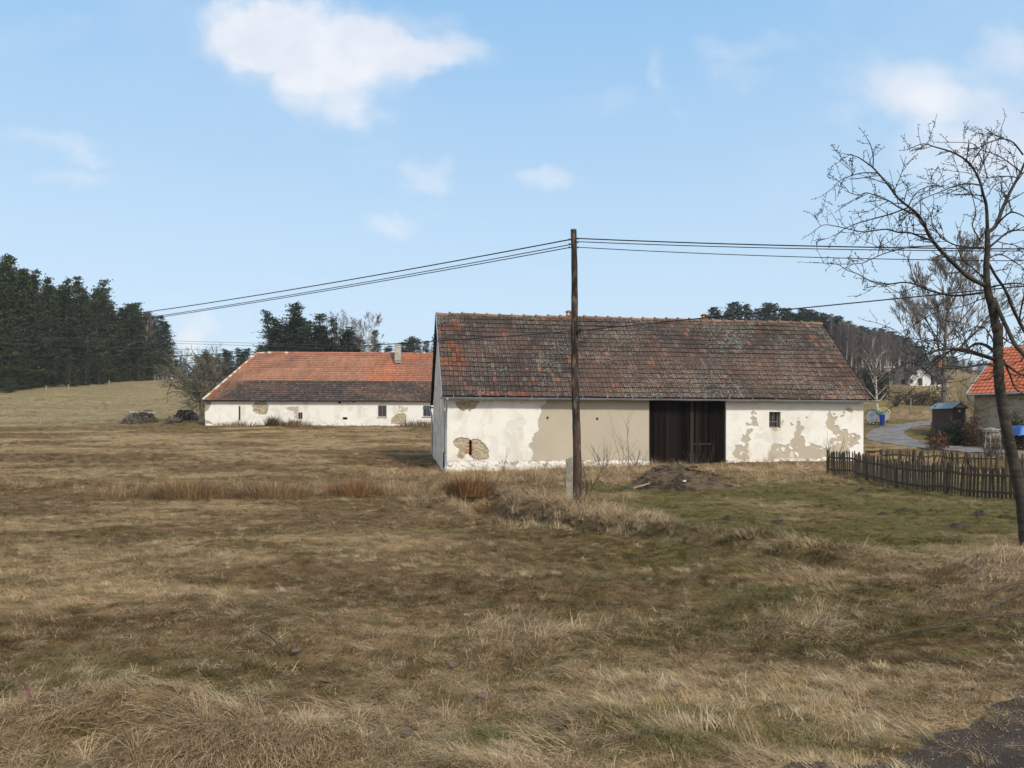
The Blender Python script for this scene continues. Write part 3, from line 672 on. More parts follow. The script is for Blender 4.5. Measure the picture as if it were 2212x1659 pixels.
# dark interior backing behind the openings
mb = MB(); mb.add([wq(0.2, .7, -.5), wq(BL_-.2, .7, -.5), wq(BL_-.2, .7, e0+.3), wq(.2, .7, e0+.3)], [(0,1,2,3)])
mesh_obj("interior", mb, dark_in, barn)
# roof tiles
def col_barn(u_, v_, rg):
    x_ = u_*BL_; y_ = v_*6.2
    big = float(fbm(x_*.35, y_*.45, 90, 4)); sml_ = float(vnoise(x_*1.7, y_*1.7, 93))
    base = np.array((.095,.069,.057)); red = np.array((.138,.080,.060)); drk = np.array((.060,.046,.039)); org = np.array((.30,.125,.072))
    c_ = base+(drk-base)*sm(big, .46, .6)*.75+(red-base)*(1-sm(big, .34, .48))*.6
    r_ = rg.random()
    if r_ < .07: c_ = c_+(red-c_)*.7
    elif r_ < .14: c_ = c_+(drk-c_)*.7
    elif r_ < .2: c_ = c_+(np.array((.20,.175,.14))-c_)*.4
    if r_ > .985: c_ = org*.8
    if u_ < .055 and .35 < v_ < .97 and rg.random() < .9*(vnoise(x_*1.3,y_*1.6,55) > .68)+.05: c_ = org*rg.uniform(.42, .7)
    if v_ < .05 and .075 < u_ < .19 and rg.random() < .8: c_ = org*rg.uniform(.42, .7)
    if u_ > .87 and rg.random() < .13*sm(u_, .87, .97)+.03: c_ = np.array((.27,.155,.105))*rg.uniform(.7, 1.1)
    if sm(sml_, .7, .85) > .3 and rg.random() < .2: c_ = c_+(org-c_)*.35
    if abs(u_-.955) < .008 and .78 < v_ < .82: c_ = org
    if abs(u_-.905) < .012 and v_ < .05: c_ = org*1.05
    if abs(u_-.265) < .006 and .2 < v_ < .24: c_ = org*.8
    if u_ > .72 and v_ < .6: c_ = c_+(np.array((.145,.09,.068))-c_)*.4
    return c_*.92*rg.uniform(.88, 1.12)
rtile = D.materials.new("lichened_tiles"); rtile.use_nodes = True; t = NT(rtile.node_tree); bs = t.n['Principled BSDF']
an = t.new('ShaderNodeAttribute', attribute_name='col').outputs['Color']; co = t.new('ShaderNodeTexCoord').outputs['Object']
dirt = t.noise(co, 9, 6, .7); c = t.mix(t.sstep(dirt, .35, .65), t.mix(1., an, (.72,.70,.68), 'MULTIPLY'), t.mix(1., an, (1.2,1.18,1.15), 'MULTIPLY'))
moss = t.noise(co, 1.1, 6, .6); c = t.mix(t.math('MULTIPLY', t.sstep(moss, .54, .68), .45), c, (.070,.062,.034))
vo = t.new('ShaderNodeTexVoronoi'); t.l.new(co, vo.inputs['Vector']); vo.inputs['Scale'].default_value = 10.5; vo.inputs['Randomness'].default_value = 1
lz = t.noise(co, .38, 5, .6); sz_ = t.math('MULTIPLY_ADD', t.sstep(lz, .36, .62), .28, .20)
wob = t.math('MULTIPLY_ADD', t.math('SUBTRACT', t.noise(co, 40, 4, .7), .5), .35, vo.outputs['Distance'])
sel = t.new('ShaderNodeSeparateColor'); t.l.new(vo.outputs['Color'], sel.inputs[0])
lm = t.math('MULTIPLY', t.math('LESS_THAN', wob, sz_), t.math('GREATER_THAN', sel.outputs[0], .42))
vo2 = t.new('ShaderNodeTexVoronoi'); t.l.new(co, vo2.inputs['Vector']); vo2.inputs['Scale'].default_value = 24
lm2 = t.math('MULTIPLY', t.math('LESS_THAN', vo2.outputs['Distance'], t.math('MULTIPLY_ADD', t.sstep(lz, .4, .65), .22, .08)), t.math('GREATER_THAN', t.noise(co, 3.1, 3), .47))
c = t.mix(t.math('MULTIPLY', t.math('MAXIMUM', lm, lm2), .70), c, t.mix(sel.outputs[1], (.30,.29,.245), (.20,.20,.15)))
t.put(bs.inputs['Base Color'], c); bs.inputs['Roughness'].default_value = .92; bs.inputs['Specular IOR Level'].default_value = .2
b = t.new('ShaderNodeBump'); b.inputs['Strength'].default_value = .6; b.inputs['Distance'].default_value = .015; t.l.new(dirt, b.inputs['Height']); t.l.new(b.outputs[0], bs.inputs['Normal'])
OV = .36
A0 = wq(-.12, -OV, 3.44); A1 = wq(BL_+.22, -OV, 3.42); B0 = wq(-.12, DP/2, RZL); B1 = wq(BL_+.22, DP/2, RZR)
mb = MB(); tile_slope(mb, A0, A1, B0, B1, 18, .205, col_barn, 2, .026, 5, .045, .035)
roof = mesh_obj("roof", mb, rtile, barn)
# boards under the tiles and the rear slope as real sheets
under = M("roof_boarding", (.07,.05,.04), (.04,.03,.025), 6, .9)
mb = MB(); dn = Vector((0, 0, -.05))
C0 = wq(-.12, DP+OV, 3.44); C1 = wq(BL_+.22, DP+OV, 3.42)
mb.add([A0+dn, A1+dn, B1+dn, B0+dn, A0+dn*2, A1+dn*2, B1+dn*2, B0+dn*2], [(0,1,2,3),(7,6,5,4),(0,4,5,1),(3,7,4,0),(1,5,6,2)])
mb.add([C0+dn, C1+dn, B1+dn, B0+dn, C0+dn*2, C1+dn*2, B1+dn*2, B0+dn*2], [(3,2,1,0),(4,5,6,7),(1,5,4,0),(0,4,7,3),(2,6,5,1)])
mesh_obj("roof_boarding", mb, under, barn)
mb = MB(); tile_slope(mb, C1, C0, B1, B0, 18, .41, col_barn, 2, .026, 6, .045, .03); mesh_obj("rear_roof_slope", mb, rtile, barn)
# verge flashing on the left
mb = MB(); side = Vector((-EX, -EY, 0))
mb.bar(A0+side*.02+Vector((0,0,-.02)), B0+side*.02+Vector((0,0,.02)), .035, .17, side=E)
mesh_obj("verge_flashing", mb, zinc, barn)
mb = MB(); mb.bar(C0+side*.02+Vector((0,0,-.05)), B0+side*.02+Vector((0,0,-.03)), .045, .22, side=E); mesh_obj("verge_board", mb, M("black_verge", (.03,.03,.032), rough=.7), barn)
mb = MB(); mb.bar(A1-side*.02+Vector((0,0,-.02)), B1-side*.02+Vector((0,0,.0)), .035, .12, side=E); mesh_obj("verge_board", mb, old_wood, barn)
# ridge tiles, each lapped with a raised collar
mb = MB(); rg = random.Random(8); nr = 33
for i in range(nr):
    p0 = B0.lerp(B1, i/nr); p1 = B0.lerp(B1, (i+1)/nr)+(B1-B0)*.001; z_ = .02+.012*math.sin(i*.7)+rg.uniform(-.01,.01)
    mb.cur = tuple(np.array((.20,.115,.085))*rg.uniform(.65, 1.35)+np.array((.03,.02,.0))*rg.random())
    mb.tube([p0+Vector((0,0,z_)), p0.lerp(p1, .12)+Vector((0,0,z_)), p0.lerp(p1, .13)+Vector((0,0,z_-.01)), p1+Vector((0,0,z_-.02))], [.145,.145,.11,.10], 10)
mb.cur = None
mesh_obj("ridge_tiles", mb, rtile, barn)
clay = M("red_clay", (.40,.15,.08), (.25,.10,.06), 8, .85, bump=.2)
for vxp in (1228.5, 1523):
    fr = (W.sz(vxp, 700)[0]); bp = None
    best = min(range(200), key=lambda i: abs(1106+(B0.lerp(B1, i/199).x/(K*B0.lerp(B1, i/199).y))-vxp)); bp = B0.lerp(B1, best/199)
    mb = MB(); ex_, ey_ = E, NB
    for sx in (-1, 1): mb.box(bp+E*.09*sx+Vector((0,0,.20)), (.045,.22,.22), E, NB)
    mb.box(bp+Vector((0,0,.12)), (.24,.24,.08), E, NB); mb.box(bp+Vector((0,0,.33)), (.32,.30,.05), E, NB); mb.box(bp+Vector((0,0,.375)), (.2,.2,.04), E, NB)
    mesh_obj("ridge_vent", mb, clay, barn)
# gutter with brackets
gl = wq(-.22, -OV-.075, 3.315); gr = wq(BL_+.55, -OV-.075, 3.29)
mb = MB(); vs = []; nseg = 9; ng_ = 60
for i in range(ng_+1):
    p = gl.lerp(gr, i/ng_)+Vector((0,0,.008*math.sin(i*.9)))
    for k_ in range(nseg):
        a_ = math.pi+math.pi*k_/(nseg-1)
        vs.append(p+NB*(math.cos(a_)*.07)+Vector((0,0,math.sin(a_)*.07+.055)))
    for k_ in range(nseg):
        a_ = 2*math.pi-math.pi*k_/(nseg-1)
        vs.append(p+NB*(math.cos(a_)*.064)+Vector((0,0,math.sin(a_)*.064+.055)))
m_ = nseg*2; mb.add(vs, [(i*m_+k_, i*m_+(k_+1)%m_, (i+1)*m_+(k_+1)%m_, (i+1)*m_+k_) for i in range(ng_) for k_ in range(m_)])
mb.tube([gl+Vector((0,0,.055))-NB*.07, gr+Vector((0,0,.055))-NB*.07], .009, 5)
for i in range(18):
    p = gl.lerp(gr, (i+.5)/18); mb.bar(p-NB*.062+Vector((0,0,.05)), p+NB*.06+Vector((0,0,.175)), .022, .008, side=E)
for q_ in (gl, gr): mb.box(q_+Vector((0,0,.02)), (.006,.13,.07), E, NB)
gut = mesh_obj("gutter", mb, zinc, barn, smooth=False)
def downpipe(pts, r_=.05):
    mb = MB(); mb.tube(pts, r_, 10)
    for q_ in (pts[0],): mb.tube([q_+Vector((0,0,.06)), q_, q_-Vector((0,0,.12))], [.085,.075,r_+.004], 10)
    for f_ in (.25, .5, .75):
        a_ = pts[3]; b_ = pts[-3]; c_ = a_.lerp(b_, f_); mb.tube([c_+Vector((0,0,.015)), c_-Vector((0,0,.015))], r_+.008, 10)
    return mesh_obj("downpipe", mb, zinc, barn, smooth=True)
gz0 = h1(*wq(.05, -.1, 0).xy)
downpipe([wq(.10, -OV-.075, 3.28), wq(.10, -OV-.06, 3.12), wq(.085, -.16, 2.85), wq(.08, -.09, 2.72), wq(.06, -.09, 1.5), wq(.06, -.09, gz0+.28), wq(.045, -.12, gz0+.17), wq(-.05, -.24, gz0+.08)])
gz1 = h1(*wq(-.15, DP, 0).xy)
downpipe([wq(-.20, DP+.25, 3.25), wq(-.19, DP+.18, 3.1), wq(-.14, DP+.02, 2.9), wq(-.10, DP-.06, 2.75), wq(-.10, DP-.08, 1.6), wq(-.10, DP-.08, gz1+.3), wq(-.11, DP-.1, gz1+.18), wq(-.25, DP-.25, gz1+.08)])
mb = MB(); mb.bar(wq(-.6, DP+.42, 3.18), wq(3, DP+.42, 3.34), .13, .09, side=NB); mesh_obj("gutter", mb, zinc, barn)
# gate: every board its own height and depth
gt = MB(); rg = random.Random(4); nb_ = 26; zg0 = h1(*wq((g0+g1)/2, 0, 0).xy)
for i in range(nb_):
    a0 = g0+(g1-g0)*i/nb_; a1_ = g0+(g1-g0)*(i+1)/nb_; am = (a0+a1_)/2
    gt.cur = tuple(np.array((.0115,.0078,.0062))*rg.uniform(.4, 1.5)*(1.5 if rg.random() < .18 else 1))
    gt.box(wq(am, .16+rg.uniform(-.006,.006), (ZT+zg0-.1)/2+rg.uniform(0,.06)), ((a1_-a0)*.93, .03, ZT-zg0+.1), E, NB)
gm_ = M("gate_planks", 1, attr='col', rough=.8, bump=.4, bscale=26, stretch=(4,4,.3), spec=.04)
gate_o = mesh_obj("gate", gt, gm_, barn)
mb = MB(); mid_ = g0+(g1-g0)*.56
mb.box(wq(mid_, .12, (ZT+zg0)/2), (.16,.05,ZT-zg0), E, NB); mb.box(wq(g0+(g1-g0)*.70, .12, zg0+1.0), (.9,.04,.09), E, NB)
mesh_obj("batten", mb, old_wood, gate_o)
mb = MB(); mb.box(wq(g0+(g1-g0)*.655, .10, zg0+.95), (.05,.06,.34), E, NB); mesh_obj("handle", mb, steel, gate_o)
# window
a0, a1_, zb, zt = rect(win); mb = MB(); fw = .055
for q_ in ((a0+fw/2, (zb+zt)/2, fw, zt-zb), (a1_-fw/2-.07, (zb+zt)/2, fw, zt-zb)): mb.box(wq(q_[0], .18, q_[1]), (q_[2], .05, q_[3]), E, NB)
for q_ in ((zb+fw/2), (zt-fw/2), zb+(zt-zb)*.36): mb.box(wq((a0+a1_)/2, .185, q_), (a1_-a0, .045, fw*.8), E, NB)
mb.box(wq((a0+a1_)/2-.04, .19, (zb+zt)/2+.15), (.035, .03, (zt-zb)*.62), E, NB)
wo_ = mesh_obj("window", mb, grey_wood, barn)
mb = MB(); mb.box(wq((a0+a1_)/2, .24, (zb+zt)/2), (a1_-a0, .01, zt-zb), E, NB); mesh_obj("pane", mb, glass_m, wo_)
# exposed roof plate above the gate
mb = MB(); mb.box(wq((g0+g1)/2, .10, ZT+.02), (g1-g0+.5,.16,.14), E, NB); mesh_obj("lintel", mb, old_wood, barn)
mb = MB(); mb.box(wq(BL_/2, .06, ZT+.085), (BL_-.02,.10,.10), E, NB); mesh_obj("wall_plate", mb, old_wood, barn)

# ------------------------------------------------------------------ FARMHOUSE
th = R(4); FX, FY = math.cos(th), math.sin(th); W2 = Wall((443-1106)*K*75, 75.0, FX, FY, 27.); E2 = Vector((FX, FY, 0)); N2 = Vector((-FY, FX, 0)); D2 = 10.
house = thing("farmhouse", "low white farmhouse with hipped roof, orange tiles above blackened ones, behind the barn", "farmhouse", tuple(W2.pt(0, 2.2)))
zf = view_from(700, 1150, 2.011); S2 = lambda pts: [W2.sz(*zf(*p)) for p in pts]
lay2 = [('stone', S2([(620,950),(660,915),(735,915),(750,955),(748,990),(730,1025),(690,1025),(650,1020),(630,990)])),
  ('stone', S2([(225,895),(290,905),(290,945),(265,990),(225,1010)])), ('stone', S2([(225,1060),(300,1090),(305,1130),(225,1140)])),
  ('beige', S2([(885,965),(990,960),(990,1060),(960,1050),(955,1000),(900,985)])), ('faint', S2([(960,1060),(1100,1045),(1250,1080),(1330,1120),(960,1120)])),
  ('beigebits', S2([(1100,1100),(1320,1095),(1320,1150),(1100,1150)])), ('stone', S2([(1730,1110),(1745,1050),(1790,1015),(1840,1005),(1860,1030),(1855,1125),(1725,1140)])),
  ('beigebits', S2([(1755,945),(1875,965),(1870,1000),(1780,1000)])), ('beigebits', S2([(1880,1100),(2060,1085),(2060,1150),(1870,1150)])), ('faint', S2([(470,1010),(640,1030),(620,1100),(520,1090)])), ('faint', S2([(1380,960),(1540,970),(1530,1010),(1400,1000)]))]
wins2 = [[(1632,947),(1703,1040)], [(1995,951),(2060,1037)], [(992,1005),(1027,1057)]]
vents2 = [[(1350,1043),(1388,1063)], [(1312,912),(1335,932)], [(1425,912),(1449,924)], [(513,955),(526,1060)]]
R2 = [rect([W2.sz(*zf(*q_[0])), W2.sz(*zf(*q_[1]))]) for q_ in wins2+vents2]
EZ2 = W2.sz(443, 866)[1]
plaster_wall("front_wall", W2, 1.2, EZ2+.02, .045, R2, lay2, house, plaster, seed=60, plinth=2.62, warp=.12)
def w2(a, n, z): return Vector(W2.pt(a, z))+N2*n
for hi_, (a0, a1_, zb, zt) in enumerate(R2):
    mb = MB()
    for (p_, q_) in (((a0, zb), (a0, zt)), ((a1_, zt), (a1_, zb)), ((a0, zt), (a1_, zt)), ((a1_, zb), (a0, zb))):
        mb.add([w2(p_[0], .01, p_[1]), w2(q_[0], .01, q_[1]), w2(q_[0], .25, q_[1]), w2(p_[0], .25, p_[1])], [(0,1,2,3)])
    mesh_obj('window_reveal' if hi_ < 3 else 'vent_hole', mb, white_plain, house)
mb = MB(); mb.add([w2(0.01, 0.01, 1.), w2(.01, D2, 1.), w2(.01, D2, EZ2), w2(.01, .01, EZ2)], [(0,1,2,3)]); mb.add([w2(27, 0.01, 1.), w2(27, D2, 1.), w2(27, D2, EZ2), w2(27, .01, EZ2)], [(3,2,1,0)])
mb.add([w2(0.01, D2, 1.), w2(27, D2, 1.), w2(27, D2, EZ2), w2(.01, D2, EZ2)], [(0,1,2,3)]); mesh_obj("side_wall", mb, gab, house)
mb = MB(); mb.add([w2(.1, .5, 1.5), w2(26.9, .5, 1.5), w2(26.9, .5, EZ2), w2(.1, .5, EZ2)], [(0,1,2,3)]); mesh_obj("interior", mb, dark_in, house)
for i, (a0, a1_, zb, zt) in enumerate(R2[:3]):
    mb = MB(); f_ = .075 if i < 2 else .05; am = (a0+a1_)/2; zm = (zb+zt)/2
    for a_ in (a0+f_/2, am, a1_-f_/2): mb.box(w2(a_, .03, zm), (f_, .05, zt-zb), E2, N2)
    for z_ in (zb+f_/2, zt-f_/2): mb.box(w2(am, .035, z_), (a1_-a0-.004, .045, f_), E2, N2)
    wd = mesh_obj("window", mb, M("window_frame_red_brown", (.16,.10,.08), rough=.7) if i == 0 else D.materials["window_frame_red_brown"], house)
    mb = MB(); mb.box(w2(am, .07, zm), (a1_-a0, .01, zt-zb), E2, N2); mesh_obj("pane", mb, glass_m, wd)
    if i < 2:
        mb = MB(); mb.box(w2(am, -.04, zb-.03), (a1_-a0+.12, .12, .06), E2, N2); mesh_obj("sill", mb, white_plain, wd)
mb = MB(); a0, a1_, zb, zt = R2[6]; mb.bar(w2((a0+a1_)/2, -.01, zb-.1), w2((a0+a1_)/2, .01, zt), .13, .05, side=E2); mesh_obj("post_in_slit", mb, old_wood, house)
# roof
rd = Vector(P(557, 762.5, 80.2)); ua = (rd-w2(0,0,0)).dot(E2); ZR = rd.z
def col_house(u_, v_, rg):
    x_ = u_*27; y_ = v_*7; big = float(fbm(x_*.22, y_*.6, 190, 4)); st = float(fbm(x_*1.6, y_*.35, 193, 3))
    if v_ < .42: c_ = np.array((.062,.045,.038))+np.array((.05,.02,.008))*sm(big, .5, .7); c_ = c_+(np.array((.22,.10,.05))-c_)*.8*(1-sm(u_-(v_*.10), .0, .06)); c_ = c_*rg.uniform(.75, 1.3)
    else:
        org = np.array((.42,.155,.078)); brn = np.array((.36,.165,.095)); old = np.array((.24,.115,.075))
        rt = sm(u_, .50, .53); c_ = brn*(1-rt)+org*rt; c_ = c_+(old-c_)*(sm(big, .47, .6)*.8)*(1-.4*rt); c_ = c_+(old-c_)*(sm(st, .55, .7)*.5)
        if u_ > .80: c_ = c_+(old*1.3-c_)*.35
        c_ = c_*rg.uniform(.82, 1.18)
    return c_
mb = MB(); ov = .35
a_eave0 = w2(-.12, -ov, EZ2+.02); a_eave1 = w2(27.1, -ov, EZ2+.02); r0 = w2(ua, D2/2, ZR); r1 = w2(27.1, D2/2, ZR)
tile_slope(mb, a_eave0, a_eave1, r0, r1, 25, .2, col_house, 1, .018, 15, .05, .04)
htile = M("farmhouse_tiles", 1, attr='col', rough=.9, bump=.3, bscale=20, c3=(.27,.25,.20), s3=3.2, f3=.35)
mesh_obj("roof", mb, htile, house)
mb = MB(); dn = Vector((0,0,-.05)); b0 = w2(-.12, D2+ov, EZ2+.02); b1 = w2(27.1, D2+ov, EZ2+.02)
mb.add([a_eave0+dn, a_eave1+dn, r1+dn, r0+dn, b0+dn, b1+dn], [(0,1,2,3),(3,2,5,4),(0,3,4),(1,5,2),(0,4,5,1)]); mesh_obj("roof_boarding", mb, under, house)
mb = MB(); tile_slope(mb, b0, a_eave0, r0-N2*.02, r0+N2*.0, 25, .3, col_house, 1, .018, 16, .05, .02); mesh_obj("hip_slope", mb, htile, house)
mb = MB(); rg = random.Random(3)
mort = (.62,.55,.47)
for i in range(24):
    p0 = a_eave0.lerp(r0, i/24); p1 = a_eave0.lerp(r0, (i+1.02)/24); mb.cur = mort if rg.random() < .55 else (.5,.22,.12)
    mb.tube([p0+Vector((0,0,.09)), p1+Vector((0,0,.055))], [.12,.10], 8)
for i in range(70):
    p0 = r0.lerp(r1, i/70); p1 = r0.lerp(r1, (i+1)/70); mb.cur = mort if i < 9 and rg.random() < .8 else tuple(np.array((.42,.17,.10))*rg.uniform(.7,1.1))
    mb.tube([p0+Vector((0,0,.05)), p1+Vector((0,0,.03))], [.12,.10], 8)
mb.cur = None
mesh_obj("ridge_tiles", mb, M("ridge_clay", 1, attr='col', rough=.9), house)
mb = MB(); cp = w2(0,0,0); 
cy0 = P(861.5, 776, 80.8); 
for (hh, ww) in ((0, .0),): mb.box(Vector((cy0.x, cy0.y-.6, cy0.z+.45)), (.60,.60,1.75), E2, N2)
chm = M("chimney_render", (.46,.43,.37), (.34,.31,.27), 5, .95, bump=.4)
ch = mesh_obj("chimney", mb, chm, house)
mb = MB(); mb.box(Vector((cy0.x, cy0.y-.6, cy0.z+1.36)), (.68,.68,.08), E2, N2); mesh_obj("chimney_cap", mb, chm, ch)
mb = MB(); mb.box(Vector((cy0.x, cy0.y-.93, cy0.z-.16)), (.7,.1,.12), E2, N2); mesh_obj("flashing", mb, zinc, ch)
# ------------------------------------------------------------------ pole, stub, wires
pole_m = M("tarred_pole", (.070,.044,.031), (.013,.011,.010), 1.6, .8, lo=.42, hi=.58, stretch=(2.2,2.2,.55), bump=.5, bscale=9, c3=(.17,.115,.08), s3=7, f3=.95)
PY = 19.7
def Q(x, y, dy=0.): return P(x, y, PY+dy)
mb = MB(); ys = np.linspace(1095, 498, 26); pts = []; rad = []
for i, y in enumerate(ys):
    f = (1090-y)/592; x = 1247-8.5*f+1.2*math.sin(f*9); pts.append(Q(x, y)); rad.append((9.6-3.4*f+.3*math.sin(i*2.1))*K*PY)
v0_ = len(mb.v); mb.tube(pts, rad, 14)
for i in range(12): pass
p_base = pts[0].copy(); p_base.z = h1(p_base.x, p_base.y)-.05
pole = thing("utility_pole", "tall dark tarred wooden pole carrying the wires in front of the barn", "utility pole", tuple(p_base))
po = mesh_obj("shaft", mb, pole_m, pole, smooth=True)
mb = MB(); tp = pts[-1]; mb.prism([tp+Vector((rad[-1]*math.cos(a), rad[-1]*math.sin(a), .0)) for a in [i*math.pi/7 for i in range(14)]], (0,0,0), (.0,0,.025)); mesh_obj("sawn_top", mb, M("sawn_wood", (.19,.15,.12), (.12,.09,.07), 9, .9), pole)
for z_ in (1213, 1427):
    mb = MB(); a = Q(1221, z_, -.02); b = Q(1262, z_-1, -.02); mb.tube([a+Vector((0,-.13,0)), b+Vector((0,-.13,0))], .016, 6); mb.tube([a+Vector((0,.13,0)), b+Vector((0,.13,0))], .016, 6)
    mb.bar(b+Vector((-.03,-.15,0)), b+Vector((-.03,.15,0)), .03, .05); 
    if z_ == 1213: mesh_obj("clamp_bolt", mb, steel, pole)
mb = MB(); mb.box(Q(1252, 715, -.12), (.07,.09,.11)); mb.tube([Q(1245, 715, -.1), Q(1256, 712, -.2)], .012, 6); mesh_obj("cable_bracket", mb, steel, pole)
for i, (sx, y_) in enumerate(((-1,517),(1,515),(-1,527),(1,523),(-1,534),(1,534))):
    mb = MB(); c_ = Q(1239+sx*6.5, y_, -.02); mb.tube([c_, c_+Vector((sx*.05,0,0))], .009, 5); mb.tube([c_+Vector((sx*.03,0,.015)), c_+Vector((sx*.03,0,-.03))], [.018,.012], 6); mesh_obj("wire_hook", mb, steel, pole)
for y_ in np.linspace(560, 1150, 9):
    mb = MB(); c_ = Q(1243+3*math.sin(y_), y_, -.0); mb.box(c_+Vector((0,-rad[10]*.98,0)), (.02,.02,.07)); mesh_obj("nail_plate", mb, steel, pole)
conc = M("old_concrete", (.33,.295,.235), (.23,.205,.16), 6, .95, bump=.5, bscale=25, c3=(.12,.12,.075), s3=9, f3=.5)
mb = MB(); sw = .17
b0_ = Q(1229.5, 1095, .05); b0_.z = h1(b0_.x, b0_.y)-.1; t0_ = Q(1229.5, 990, .05)
n_ = 12
for i in range(n_+1):
    c_ = b0_.lerp(t0_, i/n_); h_ = sw/2*(1-.06*i/n_); jj = .004*math.sin(i*4)
    mb.v += [(c_.x+a*h_+jj, c_.y+b*h_*.95, c_.z+(.03*a if i == n_ else 0)) for a, b in ((-1,-1),(1,-1),(1,1),(-1,1))]
mb.f = [(i*4+k, i*4+(k+1)%4, (i+1)*4+(k+1)%4, (i+1)*4+k) for i in range(n_) for k in range(4)]+[(n_*4,n_*4+1,n_*4+2,n_*4+3)]
solo("concrete_stub", mb, conc, "short weathered concrete post bolted against the foot of the wooden pole", "post", base=(b0_.x, b0_.y, b0_.z+.1))
wire_m = M("black_cable", (.022,.022,.024), rough=.6)
def wire(name_label, a, b, via, r_, group, seg=40, mat=None):
    """a, b, via: 3D points; parabola through the three at via fraction"""
    f = (via-a).length/((via-a).length+(b-via).length); sag = a.lerp(b, f)-via; k_ = sag/(4*f*(1-f)) if f not in (0,1) else Vector((0,0,0))
    mb = MB(); pts = []
    for i in range(seg+1):
        t_ = i/seg; pts.append(a.lerp(b, t_)-k_*(4*t_*(1-t_)))
    mb.tube(pts, r_, 5)
    mb.v = [tuple(p) for p in mb.v]
    o = solo("overhead_wire", mb, mat or wire_m, name_label, "wire", group, base=tuple(a)); return o
WG = "wires strung from the wooden pole"
def lerpY(f, Ya, Yb): return 1/((1-f)/Ya+f/Yb)
def vwire(label, pa, Ya, pb, Yb, pv, r_, grp):
    f = (pv[0]-pa[0])/(pb[0]-pa[0]); Yv = lerpY(f, Ya, Yb); wire(label, P(pa[0], pa[1], Ya), P(pb[0], pb[1], Yb), P(pv[0], pv[1], Yv), r_, grp)
vwire("topmost wire running from the pole top down to the left edge", (1234,517), PY, (-260,729), 48, (400,662), .016, WG)
vwire("second wire from the pole top to the left, upper one of the close pair", (1234,528), PY, (-260,748), 47, (400,674), .012, WG)
vwire("lowest wire from the pole top to the left, under its close twin", (1234,534), PY, (-260,751), 48, (400,677), .012, WG)
vwire("topmost wire running from the pole top to the right edge", (1246,515), PY, (2560,538), 17, (1728,531), .015, WG)
vwire("second wire from the pole top to the right, just under the topmost", (1246,522), PY, (2560,541), 17.2, (1728,537), .011, WG)
vwire("lowest wire from the pole top towards the bare tree on the right", (1246,534), PY, (2560,563), 17, (1728,555), .010, WG)
vwire("black cable climbing from the pole bracket across the sky into the bare tree", (1254,714), PY-.15, (2500,590), 14, (1728,666), .013, WG)
vwire("black cable crossing the barn roof from the pole bracket to the far left", (1235,716), PY-.1, (-300,778), 40, (540,761), .013, WG)
thin_m = M("far_wire", (.05,.05,.055), rough=.6)
for lab, ya, yv, yb in (("highest thin far power line between wood and pines", 722,741,757), ("middle thin far power line between wood and pines", 728,746.5,767), ("lower thin far power line between wood and pines", 737,759.5,779)):
    a = P(-150, ya, 105); b = P(1150, yb, 112); wire(lab, a, b, P(540, yv, 108.5), .022, "thin power lines behind the farmhouse", mat=thin_m)
for lab, ya, yv, yb in (("upper thin far line in front of the wooded hill right of the barn", 722,717,708), ("lower thin far line in front of the wooded hill right of the barn", 808,806,800)):
    wire(lab, P(1500, ya, 120), P(2500, yb, 110), P(1960, yv, 115), .02, "thin far lines in front of the wooded hill", mat=thin_m)

